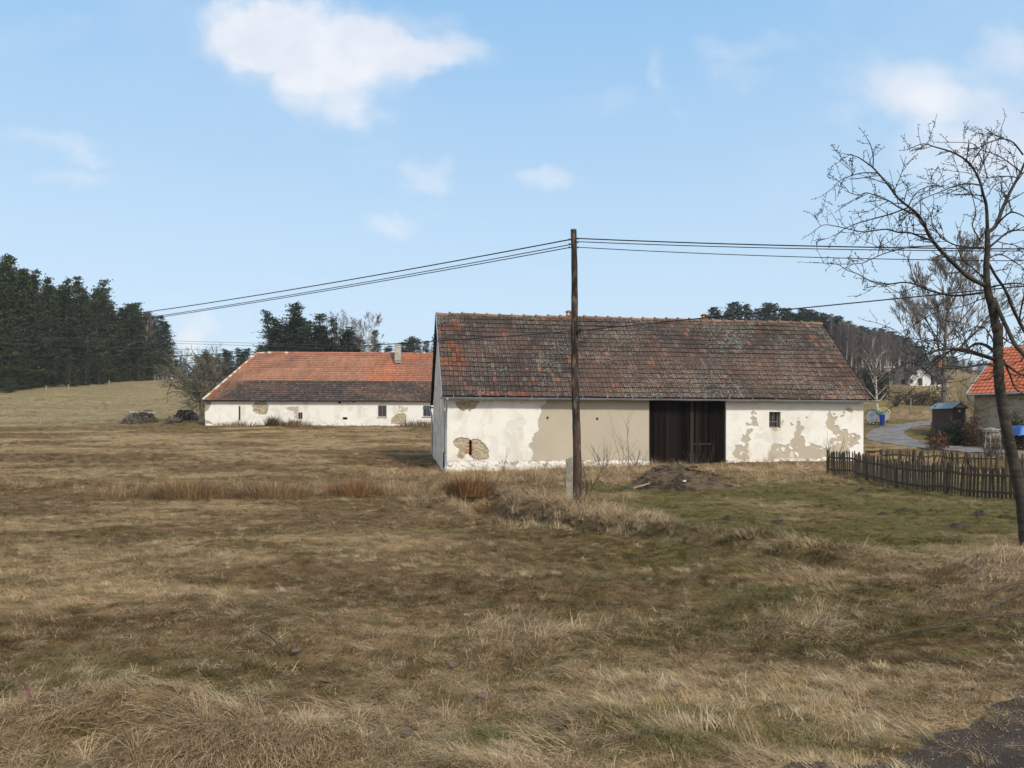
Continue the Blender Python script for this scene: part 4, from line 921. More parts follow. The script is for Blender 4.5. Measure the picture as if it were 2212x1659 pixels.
# ------------------------------------------------------------------ generic tree pieces
def bark(name, c1, c2, **k): return M(name, c1, c2, 7, .95, stretch=(1,1,.3), bump=.5, bscale=18, **k)
pine_bark = bark("pine_bark", (.16,.105,.075), (.085,.062,.05)); pine_red = bark("pine_bark_red", (.26,.14,.085), (.14,.09,.065))
needle = M("pine_needles", 1, attr='col', rough=.8, rnd=.22, spec=.15); needle_far = M("far_pine_needles", 1, attr='col', rough=.85, rnd=.16, spec=.1)
def pine_pair(seed, h=18., low=.25, wide=3.2, n_whorl=26, tone=(.038,.058,.026), kind='pine', nm=('trunk','crown'), quad=.34, dens=1., mats=None):
    """returns trunk MB and crown MB at the origin"""
    rg = random.Random(seed); tr = MB(); cr = MB(); lean = (rg.uniform(-.02,.02), rg.uniform(-.02,.02))
    pts = [Vector((lean[0]*h*f**1.5*2+.12*math.sin(f*5+seed), lean[1]*h*f**1.5*2, h*f-.5)) for f in np.linspace(0, .97, 12)]
    tr.tube(pts, [h*.0125*(1-.85*f)+.015 for f in np.linspace(0, 1, 12)], 6)
    top_r = .25 if kind == 'pine' else .05
    T = np.array(tone)
    for wi in range(n_whorl):
        f = low+(1-low)*(wi+rg.random()*.8)/n_whorl; g_ = (f-low)/(1-low)
        if kind == 'pine': R_ = (wide*1.12*((1-g_)**.85)*(.66+.34*min(1, g_*4))+.08)*rg.uniform(.55, 1.22)
        else: R_ = wide*(1-g_)**.85*rg.uniform(.8, 1.1)+.15
        k = 5 if kind == 'pine' else 6
        for b_ in range(k):
            a = rg.random()*6.283; rr_ = R_*rg.uniform(.5, 1.15); el = (rg.uniform(.05,.55)+.5*g_) if kind == 'pine' else rg.uniform(-.45,-.05)+.5*g_
            o_ = pts[min(11, int(f*11.4))]; o_ = Vector((o_.x, o_.y, h*f)); d_ = Vector((math.cos(a)*math.cos(el), math.sin(a)*math.cos(el), math.sin(el)))
            if rr_ > .7: tr.tube([o_, o_+d_*rr_*.55, o_+d_*rr_*.95+Vector((0,0,-.05))], [.05*(1-f*.6), .03, .01], 3, cap=False)
            if rg.random() < .12: continue
            tone_ = T*rg.uniform(.55, 1.45)
            nclump = max(2, int(rr_*2.1*dens))
            for c_ in range(nclump):
                s_ = .35+.65*(c_+rg.random())/nclump; cc = o_+d_*rr_*s_+Vector((rg.gauss(0,.16), rg.gauss(0,.16), rg.gauss(0,.10)))*(1+rr_*.15)
                tc_ = tone_*rg.uniform(.75, 1.3)
                for q_ in range(int(7*dens)+2):
                    p = cc+Vector((rg.gauss(0,.30), rg.gauss(0,.30), rg.gauss(0,.17)))*(1-.38*g_)
                    w_ = Vector((rg.gauss(0,1), rg.gauss(0,1), rg.gauss(0,.45))).normalized(); up_ = (d_*.6+Vector((rg.gauss(0,.6), rg.gauss(0,.6), .5+rg.gauss(0,.4)))).normalized()
                    s1 = quad*rg.uniform(.5, 1.1)*(1-.25*g_); s2 = quad*rg.uniform(.22, .5)
                    cr.cur = tuple(tc_*rg.uniform(.75, 1.3)); cr.add([p-w_*s2*.5, p+w_*s2*.5, p+up_*s1+w_*s2*.2, p+up_*s1*.9-w_*s2*.35], [(0,1,2,3)])
    cr.cur = None
    # leader
    return tr, cr
def tree_thing(name, label, cat, loc, tr, cr, tm, cm, group=None, parts=('trunk','crown')):
    r_ = thing(name, label, cat, (0,0,0), group); mesh_obj(parts[0], tr, tm, r_)
    if cr is not None and cr.v: mesh_obj(parts[1], cr, cm, r_)
    r_.location = loc; return r_
rg = random.Random(77)
# --- left wood
LG = "pines of the wood on the left hill"
pos = []
def free(x, y, dmin): return all((x-a)**2+(y-b)**2 > dmin*dmin for a, b in pos)
edge = []
while len(edge) < 152:
    Y = rg.uniform(122, 192); X0 = -79-.9*math.sin(Y*.25)-(Y-150)*.02; dpt = abs(rg.gauss(0, 1))*9+rg.random()*3 if rg.random() < .8 else rg.uniform(10, 42)
    X = X0-dpt
    if X/Y < -.80: continue
    if free(X, Y, 1.7): pos.append((X, Y)); edge.append((X, Y, dpt))
hts = lambda Y: np.interp(Y, [120,130,150,165,185,195], [22.6,22,20.6,18.8,16.6,15.4])
vars_ = []
for sd, low, wd, tn, kd in ((1,.16,3.4,(.050,.060,.022),'pine'),(2,.30,3.2,(.056,.066,.025),'pine'),(3,.08,3.6,(.040,.057,.023),'pine'),(4,.10,3.0,(.036,.052,.022),'spruce'),(5,.34,3.2,(.056,.070,.028),'pine'),(6,.02,3.8,(.044,.061,.023),'pine'),(21,.12,3.4,(.040,.055,.022),'pine')):
    vars_.append((low, pine_pair(sd, 18, low, wd, 30 if kd == 'pine' else 38, tn, kd, quad=.42)))
protos = []
lab_deep = "tall dark green pine packed inside the wood on the left hill"; lab_edge = "dark green pine on the open right flank of the left wood"
for i, (X, Y, dp_) in enumerate(edge):
    if dp_ < 5.: vi = rg.choice([2,5,3,2,5,6])
    else: vi = rg.choice([0,1,4,0,1,4,3,2,6])
    s_ = hts(Y)/18*rg.uniform(.82, 1.04)*(.88 if dp_ < 2 and vi in (5,) else 1); z_ = h1(X, Y)-.1
    lb = (lab_edge if dp_ < 3 else lab_deep).replace('pine', 'spruce' if vi == 3 else 'pine'); gp = ("pines on the flank of the left wood" if dp_ < 3 else LG).replace('pines', 'spruces' if vi == 3 else 'pines')
    if len([1 for p_ in protos if p_[0] == vi]) == 0:
        r_ = tree_thing("pine_tree" if vi != 3 else "spruce_tree", lb, "pine tree" if vi != 3 else "spruce tree", (X, Y, z_), vars_[vi][1][0], vars_[vi][1][1], pine_bark if vi != 1 else pine_red, needle, gp); r_.scale = (s_*1.4,s_*1.4,s_); r_.rotation_euler = (0,0,rg.random()*6.28); protos.append((vi, r_))
    else:
        pr = [p_[1] for p_ in protos if p_[0] == vi][0]; dup(pr, (X, Y, z_), rg.random()*6.28, (s_*(1.35 if Y < 160 else 1.75), s_*(1.35 if Y < 160 else 1.75), s_*rg.uniform(.86, 1.06)), lb, gp)
# bushy understorey trees at the foot
PD = dict(protos)
def young(X, Y, s_, lab, gp, vi=5, src_=None):
    pr = src_ or PD[vi]; return dup(pr, (X, Y, h1(X, Y)-.25), rg.random()*6.28, (s_*1.7, s_*1.7, s_), lab, gp)
for i in range(32):
    Y = 123+i*2.25+rg.uniform(-.8,.8); X = -77.5-.9*math.sin(Y*.25)-(Y-150)*.02+rg.uniform(-1.5,.7)
    if X/Y < -.8: continue
    young(X, Y, rg.uniform(.2,.42), "low bushy young pine at the grassy foot of the left wood", "young pines at the foot of the left wood", rg.choice([5,2]))
# three pale birches leaning at the right flank
birch_bark = M("birch_bark", (.52,.47,.42), (.20,.17,.15), 3, .8, lo=.45, hi=.6, stretch=(1,1,3), bump=.2)
twig_m = bark("twig_bark", (.085,.065,.052), (.05,.04,.033)); birch_twig = bark("birch_twigs", (.17,.125,.105), (.10,.075,.065))
def bare(rg, p, d, L, r_, lvl, out, fine, spread=.55, up=.15, nb=(4,7), seg=4, minr=.004, bend=.12, ratio=(.45,.7), grav=0.):
    pts = [p]; rr_ = [r_]; q = p.copy(); dd_ = d.normalized()
    for i in range(seg):
        dd_ = (dd_+Vector((rg.gauss(0,bend), rg.gauss(0,bend), rg.gauss(0,bend)+up*.25-grav))).normalized(); q = q+dd_*L/seg; pts.append(q.copy()); rr_.append(max(minr, r_*(1-.75*(i+1)/seg)))
    (fine if lvl <= 1 else out).tube(pts, rr_, 6 if lvl > 2 else (4 if lvl > 1 else 3), cap=False)
    if lvl <= 0: return
    for i in range(rg.randint(*nb)):
        f = rg.uniform(.25, 1); k = min(seg-1, int(f*seg)); fr = f*seg-k; o_ = pts[k].lerp(pts[k+1], fr); dloc = (pts[k+1]-pts[k]).normalized()
        ax = dloc.orthogonal().normalized(); ax.rotate(__import__('mathutils').Quaternion(dloc, rg.random()*6.283))
        nd = (dloc*math.cos(spread)+ax*math.sin(spread)*rg.uniform(.7,1.3)+Vector((0,0,up))).normalized()
        bare(rg, o_, nd, L*rg.uniform(*ratio)*(1.15-.4*f), max(minr, (rr_[k]*.62)), lvl-1, out, fine, spread, up, nb, max(2, seg-1), minr, bend, ratio, grav)
def bare_tree(seed, h, r_, lvl, trunk_f=.3, **kw):
    rg_ = random.Random(seed); tr = MB(); fn = MB(); n0 = 7
    pts = [Vector((.03*h*math.sin(f*2.5+seed), .02*h*math.cos(f*3+seed), h*f-.3)) for f in np.linspace(0, 1, n0)]; rad_ = [r_*(1-.88*f)+.01 for f in np.linspace(0, 1, n0)]
    tr.tube(pts, rad_, 8)
    nl = kw.pop('limbs', 14); ll = kw.pop('limb_len', .42)
    for i in range(nl):
        f = trunk_f+(1-trunk_f)*(i+rg_.random())/nl; f = min(f, .98); k = min(n0-2, int(f*(n0-1))); o_ = pts[k].lerp(pts[k+1], f*(n0-1)-k); a = i*2.4+rg_.random()
        el = kw.get('el', .7)+.3*f; d_ = Vector((math.cos(a)*math.cos(el), math.sin(a)*math.cos(el), math.sin(el)))
        k2 = {k_: v_ for k_, v_ in kw.items() if k_ != 'el'}
        bare(rg_, o_, d_, h*ll*(1.1-.6*f)*rg_.uniform(.8,1.15), rad_[k]*.5, lvl, tr, fn, **k2)
    return tr, fn
b_tr, b_fn = bare_tree(5, 14, .16, 2, .45, limbs=16, limb_len=.26, minr=.012, nb=(4,6), spread=.5, up=.1, el=.9)
for i, (x_, Y, lx) in enumerate(((288, 178, .07), (296, 176, .02), (303, 179, .06))):
    lab = ("leftmost pale birch trunk leaning out of the wood's right end", "middle of the three pale birches at the wood's right end", "rightmost of the three pale birches at the wood's right end")[i]
    p_ = at(x_, Y, -.2); p_.x += 2
    if i == 0: bp = tree_thing("birch_tree", lab, "birch tree", p_, b_tr, b_fn, birch_bark, birch_twig, "birches at the end of the left wood"); b0r = bp
    else: bp = dup(b0r, p_, i*1.7, 1, lab)
    bp.rotation_euler = (0, lx+.05, i*1.7)
# --- pines and larches behind the farmhouse
CG = "pines on the knoll behind the farmhouse"
big = [(590,163,669,3.6),(604,170,686,4.2),(624,160,655,5.4),(640,166,690,4.2),(654,158,668,4.4),(666,170,700,4.0),(677,162,673,4.6),(692,160,704,4.6),(708,165,722,4.2),(730,168,684,3.2),(742,160,716,4.4),(755,163,706,3.8),(612,172,700,4.5),(720,160,730,4.4),(802,172,710,2.8),(770,160,728,4.4),(597,158,706,4.2),(645,154,704,4.4),(786,166,734,3.4),(600,165,694,4.6),(634,158,682,4.6),(660,163,688,4.6),(684,158,698,4.6),(746,158,712,4.4)]
v2 = [pine_pair(31, 18, .10, 3.5, 30, (.036,.054,.024), 'pine', quad=.42), pine_pair(32, 18, .08, 2.8, 34, (.036,.052,.024), 'pine', quad=.42), pine_pair(33, 18, .04, 2.6, 38, (.030,.048,.024), 'spruce', quad=.4)]
vp = []
for i, (x_, Y, ytop, wdt) in enumerate(big):
    g_ = at(x_, Y, -.2); top = EYE-(ytop-HZ)*K*Y; hh = (top-g_.z); vi = [0,1,1,2][i % 4]; s_ = hh/18.2
    if vi not in [a for a, _ in vp]: r_ = tree_thing("pine_tree", "dark pine in the clump standing behind the farmhouse roof", "pine tree", g_, v2[vi][0], v2[vi][1], pine_bark, needle, CG); vp.append((vi, r_)); 
    else: r_ = dup([b for a, b in vp if a == vi][0], g_, 0, 1, "dark pine in the clump standing behind the farmhouse roof", CG)
    wr = wdt/2.15; r_.scale = (wr, wr, s_); r_.rotation_euler = (0,0,rg.random()*6.28)
VP = dict(vp)
# larches: straight, bare, reddish grey
def larch(seed, h):
    rg_ = random.Random(seed); tr = MB(); fn = MB(); tr.tube([Vector((0,0,-.4)), Vector((.1,0,h*.5)), Vector((0,.05,h))], [.17,.11,.015], 6)
    for i in range(90):
        f = .22+.77*i/90; a = rg_.random()*6.283; L = 2.2*(1-f)**.7*rg_.uniform(.7,1.1)+.3; el = rg_.uniform(-.1,.35)
        o_ = Vector((0,0,h*f)); d_ = Vector((math.cos(a)*math.cos(el), math.sin(a)*math.cos(el), math.sin(el)))
        fn.tube([o_, o_+d_*L*.5, o_+d_*L+Vector((0,0,.25))], [.035,.026,.012], 3, cap=False)
        for j in range(6):
            s_ = rg_.uniform(.25,1); p = o_+d_*L*s_; e_ = Vector((rg_.gauss(0,.4), rg_.gauss(0,.4), rg_.gauss(.1,.3)))*.9; fn.tube([p, p+e_], [.016,.010], 3, cap=False)
    return tr, fn
larch_m = bark("larch_twigs", (.17,.125,.10), (.11,.082,.068)); lt = larch(3, 15); lr = None
for i, (x_, Y, yt) in enumerate(((648,180,682),(668,184,700),(706,182,680),(716,186,672),(728,184,676),(741,183,668),(748,187,682),(760,184,684),(770,186,696),(778,184,700),(722,189,690),(735,190,686))):
    g_ = at(x_, Y, -.2); s_ = (EYE-(yt-HZ)*K*Y-g_.z)/15
    if lr is None: lr = r_ = tree_thing("larch_tree", "bare reddish grey larch rising between the pines behind the farmhouse", "larch tree", g_, lt[0], lt[1], pine_bark, larch_m, "larches behind the farmhouse")
    else: r_ = dup(lr, g_, rg.random()*6, 1)
    r_.scale = (1.0,1.0,s_); r_.rotation_euler = (0,0,rg.random()*6)
bt, bf = bare_tree(9, 12, .2, 3, .3, limbs=12, limb_len=.42, minr=.016, nb=(4,6), spread=.5, up=.12, el=.8)
g_ = at(800, 158, -.2); r_ = tree_thing("birch_tree", "pale forked birch at the right end of the clump behind the farmhouse", "birch tree", g_, bt, bf, birch_bark, M("pale_twigs", (.15,.12,.10), (.10,.08,.07), 5)); r_.scale = (1,1,1.12); BIRCH = r_
# --- darker trees further off behind the farmhouse: left and right
FG = "far dark conifers behind the farmhouse"
for i in range(40):
    if i < 26: x_ = rg.uniform(412, 575); Y = rg.uniform(205, 262); yt = np.interp(x_, [415,440,470,500,520,560,600], [772,766,757,752,746,747,750])+rg.uniform(-1,16)
    else: x_ = rg.uniform(780, 965); Y = rg.uniform(200, 240); yt = np.interp(x_, [780,830,850,880,920,965], [742,745,738,730,727,722])+rg.uniform(-2,14)
    g_ = at(x_, Y, -.3); s_ = max(.5, (EYE-(yt-HZ)*K*Y-g_.z)/18); vi = rg.choice([0,1,2,2])
    r_ = dup(VP[vi], g_, rg.random()*6, 1, "small far conifer on the skyline left of the farmhouse roof" if i < 26 else "small far conifer on the skyline between farmhouse chimney and barn", FG if i < 26 else "far conifers beside the barn gable")
    r_.scale = (1.5,1.5,s_)
# --- wooded hill on the right
HG = "pines on the crest of the wooded hill at right"
f3 = [pine_pair(51, 14, .12, 2.6, 22, (.036,.050,.032), 'pine', quad=.5, dens=.8), pine_pair(52, 14, .15, 2.2, 26, (.032,.046,.032), 'spruce', quad=.5, dens=.8)]
hp = {}
def hillpine(x_, Y, yt, lab, gp, wd=1.):
    vi = rg.choice([0,0,1]); g_ = at(x_, Y, -.4); s_ = max(.35, (EYE-(yt-HZ)*K*Y-g_.z)/14.2)
    if vi not in hp: hp[vi] = r_ = tree_thing("pine_tree", lab, "pine tree", g_, f3[vi][0], f3[vi][1], pine_bark, needle_far, gp)
    else: r_ = dup(hp[vi], g_, 0, 1, lab, gp)
    r_.scale = (wd, wd, s_); r_.rotation_euler = (0,0,rg.random()*6.28)
xs_ = [1515,1540,1560,1600,1650,1700,1750,1790,1820,1850,1880,1920,1960,1990,2020,2060,2120]; yt_ = [680,664,660,652,652,660,668,676,690,700,706,712,730,742,752,775,800]
for i in range(60):
    x_ = 1512+(1985-1512)*(i+rg.random())/60; Y = rg.uniform(212, 250)+max(0, x_-1850)*.5
    hillpine(x_, Y, float(np.interp(x_, xs_, yt_))+rg.choice([0,3,7,14]), "dark green pine along the crest of the wooded hill right of the barn ridge", HG, rg.uniform(1.5,2.1))
for i in range(19):
    x_ = rg.uniform(1780, 1985); Y = rg.uniform(205, 225)+max(0, x_-1850)*.5; hillpine(x_, Y, float(np.interp(x_, xs_, yt_))+rg.uniform(2,20), "dark green pine along the crest of the wooded hill right of the barn ridge", HG, rg.uniform(.9,1.2))
for i in range(24):
    x_ = rg.uniform(1900, 2060); Y = rg.uniform(255, 330); hillpine(x_, Y, float(np.interp(x_, xs_, yt_))+rg.uniform(2,26), "hazy dark pine on the lower right shoulder of the wooded hill", "pines on the hill's right shoulder", rg.uniform(.9,1.4))
sp0 = None
for i in range(46):
    x_ = 1700+290*(i+rg.random())/46; Y = rg.uniform(206, 240)+max(0, x_-1850)*.7; g_ = at(x_, Y, -.4); s_ = max(.4, (EYE-(float(np.interp(x_, xs_, yt_))+rg.uniform(0,16)-HZ)*K*Y-g_.z)/14.2)
    if sp0 is None: sp0 = r_ = tree_thing("spruce_tree", "dark spruce on the falling ridge line of the wooded hill", "spruce tree", g_, f3[1][0], f3[1][1], pine_bark, needle_far, "spruces on the hill's falling ridge")
    else: r_ = dup(sp0, g_)
    r_.scale = (1.3,1.3,s_); r_.rotation_euler = (0,0,rg.random()*6.28)
# bare birch stand on the slope
bs_m = bark("stand_twigs", (.15,.12,.108), (.105,.085,.078))
sp = []
for sd in (3, 4, 8):
    rg_ = random.Random(sd); tr = MB(); fn = MB(); h_ = 12; tr.tube([Vector((0,0,-.4)), Vector((.15,0,h_*.5)), Vector((rg_.uniform(-.5,.5),.1,h_))], [.13,.085,.02], 5)
    for i in range(150):
        f = .35+.62*rg_.random(); a = rg_.random()*6.283; el = .7+.4*rg_.random(); o_ = Vector((.1,0,h_*f)); L = 2.6*(1.12-f); d_ = Vector((math.cos(a)*math.cos(el), math.sin(a)*math.cos(el), math.sin(el)))
        fn.tube([o_, o_+d_*L*.6, o_+d_*L], [.028,.022,.012], 3, cap=False)
        for j in range(3): p = o_+d_*L*rg_.uniform(.3,1); fn.tube([p, p+Vector((rg_.gauss(0,.35), rg_.gauss(0,.35), .5))], [.018,.011], 3, cap=False)
    sp.append((tr, fn))
sr = {}
for i in range(170):
    x_ = rg.uniform(1795, 1985); lo_ = np.interp(x_, [1795,1880,1950,1985], [172,182,235,275]); Y = lo_+rg.random()**1.3*45; g_ = at(x_, Y, -.3); vi = rg.choice([0,1,2])
    yt = float(np.interp(x_, xs_, yt_))+rg.uniform(4, 34); s_ = min(1.4, max(.6, (EYE-(yt-HZ)*K*Y-g_.z)/12))
    if i % 3: pass
    if vi not in sr: sr[vi] = r_ = tree_thing("birch_tree", "bare pale stemmed birch in the stand on the wooded hillside", "birch tree", g_, sp[vi][0], sp[vi][1], birch_bark if vi != 2 else pine_bark, bs_m, "birch stand on the wooded hillside")
    else: r_ = dup(sr[vi], g_, rg.random()*6)
    r_.scale = (1,1,s_); r_.rotation_euler = (rg.uniform(-.04,.04), rg.uniform(-.04,.04), rg.random()*6.28)
# ------------------------------------------------------------------ foreground cherry tree
z5 = view_from(3200, 400, 1.508)
cherry_m = M("cherry_bark", (.062,.048,.036), (.030,.025,.021), 5, .85, stretch=(1,1,2.5), bump=.5, bscale=22, c3=(.10,.10,.05), s3=6, f3=.5)
TY = 10.2; rgc = random.Random(12)
troot = at(2226, TY, -.05)
cherry = thing("fruit_tree", "bare leaning fruit tree with spreading crooked limbs at the right edge", "tree", tuple(troot))
def walk(pts, dY, conv=z5, wob=.5):
    """image polyline -> 3D, wandering in depth"""
    out_ = []; n_ = len(pts)
    for i, p in enumerate(pts): out_.append(P(*conv(*p), TY+dY[0]+(dY[1]-dY[0])*i/max(1, n_-1)))
    return out_
def smooth3(pts, m=4):
    res = []
    for i in range(len(pts)-1):
        p0 = pts[max(i-1,0)]; p1 = pts[i]; p2 = pts[i+1]; p3 = pts[min(i+2, len(pts)-1)]
        for j in range(m):
            t_ = j/m; res.append(.5*((2*p1)+(-p0+p2)*t_+(2*p0-5*p1+4*p2-p3)*t_*t_+(-p0+3*p1-3*p2+p3)*t_**3))
    res.append(pts[-1]); return res
PXM = .54/1.508*K*TY     # metres per zoom pixel
def limb(pts, w0, w1, dY, conv=z5, twig=1., knob=True, tl=(.12,.48), sub=True):
    p3 = smooth3(walk(pts, dY, conv)); n_ = len(p3); sc_ = PXM if conv is z5 else .54/2.064*K*TY
    rad_ = [max(.0035, sc_*.45*(w0+(w1-w0)*(i/(n_-1))**.8)*(1+.06*rgc.uniform(-1,1))) for i in range(n_)]
    L = sum((p3[i+1]-p3[i]).length for i in range(n_-1)); mb = MB(); mb.tube(p3, rad_, 8)
    ntw = int(L*8.5*twig)
    for i in range(ntw):
        f = .12+.88*(i+rgc.random())/ntw; k = min(n_-2, int(f*(n_-1))); o_ = p3[k].lerp(p3[k+1], f*(n_-1)-k); dl = (p3[k+1]-p3[k]).normalized()
        ax = dl.orthogonal().normalized(); ax.rotate(__import__('mathutils').Quaternion(dl, rgc.random()*6.283)); nd = (dl*.65+ax*.8+Vector((0,0,rgc.uniform(-.1,.45)))).normalized()
        Lt = rgc.uniform(*tl)*(1.2-.5*f); twig_(mb, o_, nd, Lt, max(.0032, min(.007, rad_[k]*.5)), 2 if sub and Lt > .25 else 1)
    if knob: twig_(mb, p3[-1], (p3[-1]-p3[-3]).normalized(), .18, .0035, 1)
    return mb
def twig_(mb, o_, d_, L, r_, lvl):
    q = o_.copy(); pts = [q.copy()]; dd_ = d_.copy(); n_ = 5
    for i in range(n_):
        dd_ = (dd_+Vector((rgc.gauss(0,.11), rgc.gauss(0,.11), rgc.gauss(.01,.10)))).normalized(); q = q+dd_*L/n_; pts.append(q.copy())
    mb.tube(pts, [max(.0026, r_*(1-.5*i/n_)) for i in range(n_+1)], 4, cap=False)
    for i in range(1, n_+1):      # short fruiting spurs with buds
        if rgc.random() < .65:
            s_ = pts[i]; e_ = s_+Vector((rgc.gauss(0,1), rgc.gauss(0,1), rgc.gauss(.3,.8))).normalized()*rgc.uniform(.012,.035); mb.tube([s_, e_, e_+(e_-s_)*.35], [.0026,.0042,.002], 4)
    if lvl > 1:
        for i in range(rgc.randint(2, 4)):
            k = rgc.randint(1, n_-1); nd = (dd_+Vector((rgc.gauss(0,.7), rgc.gauss(0,.7), rgc.gauss(.1,.6)))).normalized(); twig_(mb, pts[k], nd, L*rgc.uniform(.3,.65), r_*.7, lvl-1)
tk = [Z3(*p) for p in [(1430,-160),(1428,0),(1430,300),(1442,500),(1480,750),(1530,1000),(1585,1250),(1618,1400),(1645,1659)]]
tk = [z5(1130,780), z5(1131,900), z5(1124,1000), z5(1133,1150), z5(1160,1250), z5(1190,1400)]+tk[1:]+[(2218,1190),(2226,1245)]
wv = [28,31,34,42,48,52]+[54,56,58,60,62,64,66,68]+[74,96]
p3 = [P(x, y, TY) for x, y in tk]; p3[-1] = troot+Vector((0,0,-.1))
mb = MB(); sp_ = smooth3(p3, 5); rw = np.interp(np.linspace(0, 1, len(sp_)), np.linspace(0, 1, len(wv)), [w_*PXM*.5 for i, w_ in enumerate(wv)])
mb.tube(sp_, list(rw*(1+.03*np.sin(np.arange(len(sp_))*1.9))), 14)
trunk = mesh_obj("trunk", mb, cherry_m, cherry, smooth=True)
LIMBS = [
 ([(1128,800),(1180,760),(1220,660),(1270,550),(1320,460),(1355,380),(1410,240),(1440,120)], 30, 10, (0,.5), 1),
 ([(1132,800),(1124,640),(1105,570),(1080,480),(1020,380),(930,320),(820,285),(740,265),(650,300)], 24, 4, (0,-.5), 1),
 ([(1118,1120),(1020,1070),(930,990),(870,930),(800,850),(770,800),(745,740),(700,680),(650,640),(590,590),(530,510),(470,440),(430,400),(350,345),(285,328)], 30, 5, (0,-1.2), 1),
 ([(800,850),(740,830),(660,800),(600,800),(520,780),(440,790),(380,795),(300,780),(210,760),(140,755),(82,793)], 13, 4, (-.5,.4), 1),
 ([(700,690),(600,650),(540,610),(470,580),(400,560),(350,575),(285,553)], 10, 4, (-.7,-1.3), 1),
 ([(650,650),(540,690),(430,720),(330,750),(250,790),(205,840)], 11, 4, (-.8,-.2), 1),
 ([(440,410),(442,340),(425,270),(405,235)], 8, 4, (-1.1,-1.0), .6),
 ([(470,440),(380,440),(300,460),(235,490),(200,530),(155,563)], 8, 3, (-1.1,-.7), .8),
 ([(1088,515),(1020,505),(930,520),(860,550),(780,580),(715,610)], 11, 4, (-.2,-1.), 1),
 ([(655,640),(680,590),(720,545),(800,515),(850,520)], 9, 4, (-.8,-.4), .8),
 ([(1105,1162),(1000,1175),(920,1180),(840,1165),(760,1140),(690,1110),(620,1100),(540,1110),(460,1100),(400,1080),(350,1050),(280,1025),(220,990),(85,982)], 17, 4, (0,.9), 1),
 ([(815,880),(700,885),(600,900),(500,930),(430,960),(370,985),(250,990)], 9, 4, (-.4,-1.1), 1),
 ([(1110,890),(980,885),(900,860),(850,820),(800,760),(790,690),(740,620)], 10, 4, (0,.8), 1),
 ([(1115,1080),(1050,1020),(980,960),(940,880),(860,840),(830,800)], 10, 4, (.1,-.5), 1),
 ([(1090,850),(1040,760),(1060,690),(1050,620),(1030,560),(990,530)], 10, 4, (.1,.6), 1),
 ([(1130,470),(1110,380),(1105,300),(1110,220),(1092,185)], 8, 3, (-.1,.4), .8),
 ([(1340,440),(1250,370),(1180,330),(1090,300),(1030,260),(870,255)], 9, 4, (.4,0.), 1),
 ([(1345,330),(1290,260),(1230,235),(1160,250),(1070,290),(1010,290)], 12, 4, (.5,.1), 1),
 ([(1210,225),(1215,170),(1235,115)], 6, 3, (.3,.4), .3),
 ([(1320,470),(1250,460),(1180,465),(1110,470),(1010,440),(930,430)], 8, 4, (.3,.9), 1),
 ([(1170,770),(1250,690),(1300,680),(1380,720),(1460,780)], 14, 5, (.1,-.5), 1),
 ([(1140,890),(1200,840),(1250,800),(1320,785),(1400,800),(1480,860)], 17, 6, (0,.7), 1),
 ([(1150,1130),(1230,1112),(1300,1105),(1360,1115),(1460,1150)], 14, 5, (0,-.6), 1),
 ([(1135,960),(1200,930),(1270,960),(1340,1010),(1420,1100)], 10, 4, (0,.8), 1),
 ([(1165,1200),(1100,1200),(1000,1240),(900,1260),(800,1290),(700,1350),(620,1400)], 8, 4, (.1,1.0), 1),
 ([(1165,1560),(1080,1530),(1000,1505),(900,1500),(800,1520),(720,1550),(650,1590),(560,1640),(500,1690)], 22, 5, (0,-.9), 1),
 ([(1170,1515),(1120,1480),(1060,1470),(1010,1500),(950,1500),(840,1545),(760,1620)], 26, 5, (0,.6), 1),
 ([(1180,1480),(1120,1380),(1060,1370),(1000,1400),(900,1450),(760,1450),(640,1430),(560,1380),(445,1340)], 9, 3, (0,1.2), .9),
 ([(1190,1400),(1260,1460),(1330,1480),(1420,1460)], 11, 5, (0,.5), 1),
 ([(1135,980),(1180,1060),(1240,1150),(1280,1250),(1330,1350),(1400,1480),(1480,1640)], 16, 24, (.1,.6), .5),
 ([(1175,1200),(1200,1270),(1250,1380),(1300,1480),(1370,1560),(1440,1700)], 26, 26, (.05,-.6), .5),
 ([(1320,1350),(1340,1230),(1370,1150),(1430,1050)], 14, 6, (.3,0.), .8)]
for (pl, w0, w1, dY, tw) in LIMBS: mesh_obj("limb", limb(pl, w0, w1, dY, z5, tw*1.0), cherry_m, cherry, smooth=True)
for (pl, w0, w1, dY) in [([(1400,330),(1300,325),(1150,350),(1000,355),(930,372),(900,430),(860,520)], 26, 6, (0,-.7)), ([(930,372),(925,450),(930,520),(960,575),(930,640)], 9, 4, (-.6,-.8)),
    ([(1400,285),(1280,250),(1180,225),(1050,200),(930,205),(830,240),(700,300),(560,370),(440,460)], 32, 5, (0,.6)), ([(1050,200),(980,260),(900,330),(800,430),(680,580),(530,690)], 13, 4, (.2,1.2)),
    ([(1470,310),(1540,360),(1600,400),(1700,440)], 26, 14, (0,-.4)), ([(1475,290),(1530,420),(1570,520),(1660,580)], 20, 9, (0,.4))]:
    mesh_obj("limb", limb(pl, w0, w1, dY, Z3, .8), cherry_m, cherry, smooth=True)

# ------------------------------------------------------------------ middle bare trees
bt, bf = bare_tree(23, 10, .22, 4, .30, limbs=11, limb_len=.50, minr=.010, nb=(4,6), spread=.42, up=.16, el=.75, bend=.10)
ash_m = bark("grey_bark", (.17,.15,.12), (.10,.09,.07)); ash_tw = bark("grey_twigs", (.24,.205,.175), (.16,.135,.115))
g_ = Gp(2050, 884, 50, 120); r_ = tree_thing("ash_tree", "tall bare grey tree standing behind the brown shed", "tree", at(2050, 66, -.2), bt, bf, ash_m, ash_tw)
gz_ = at(2050, 66).z; r_.scale = (1.25,1.25,(EYE-(598-HZ)*K*66-gz_)/10.2)
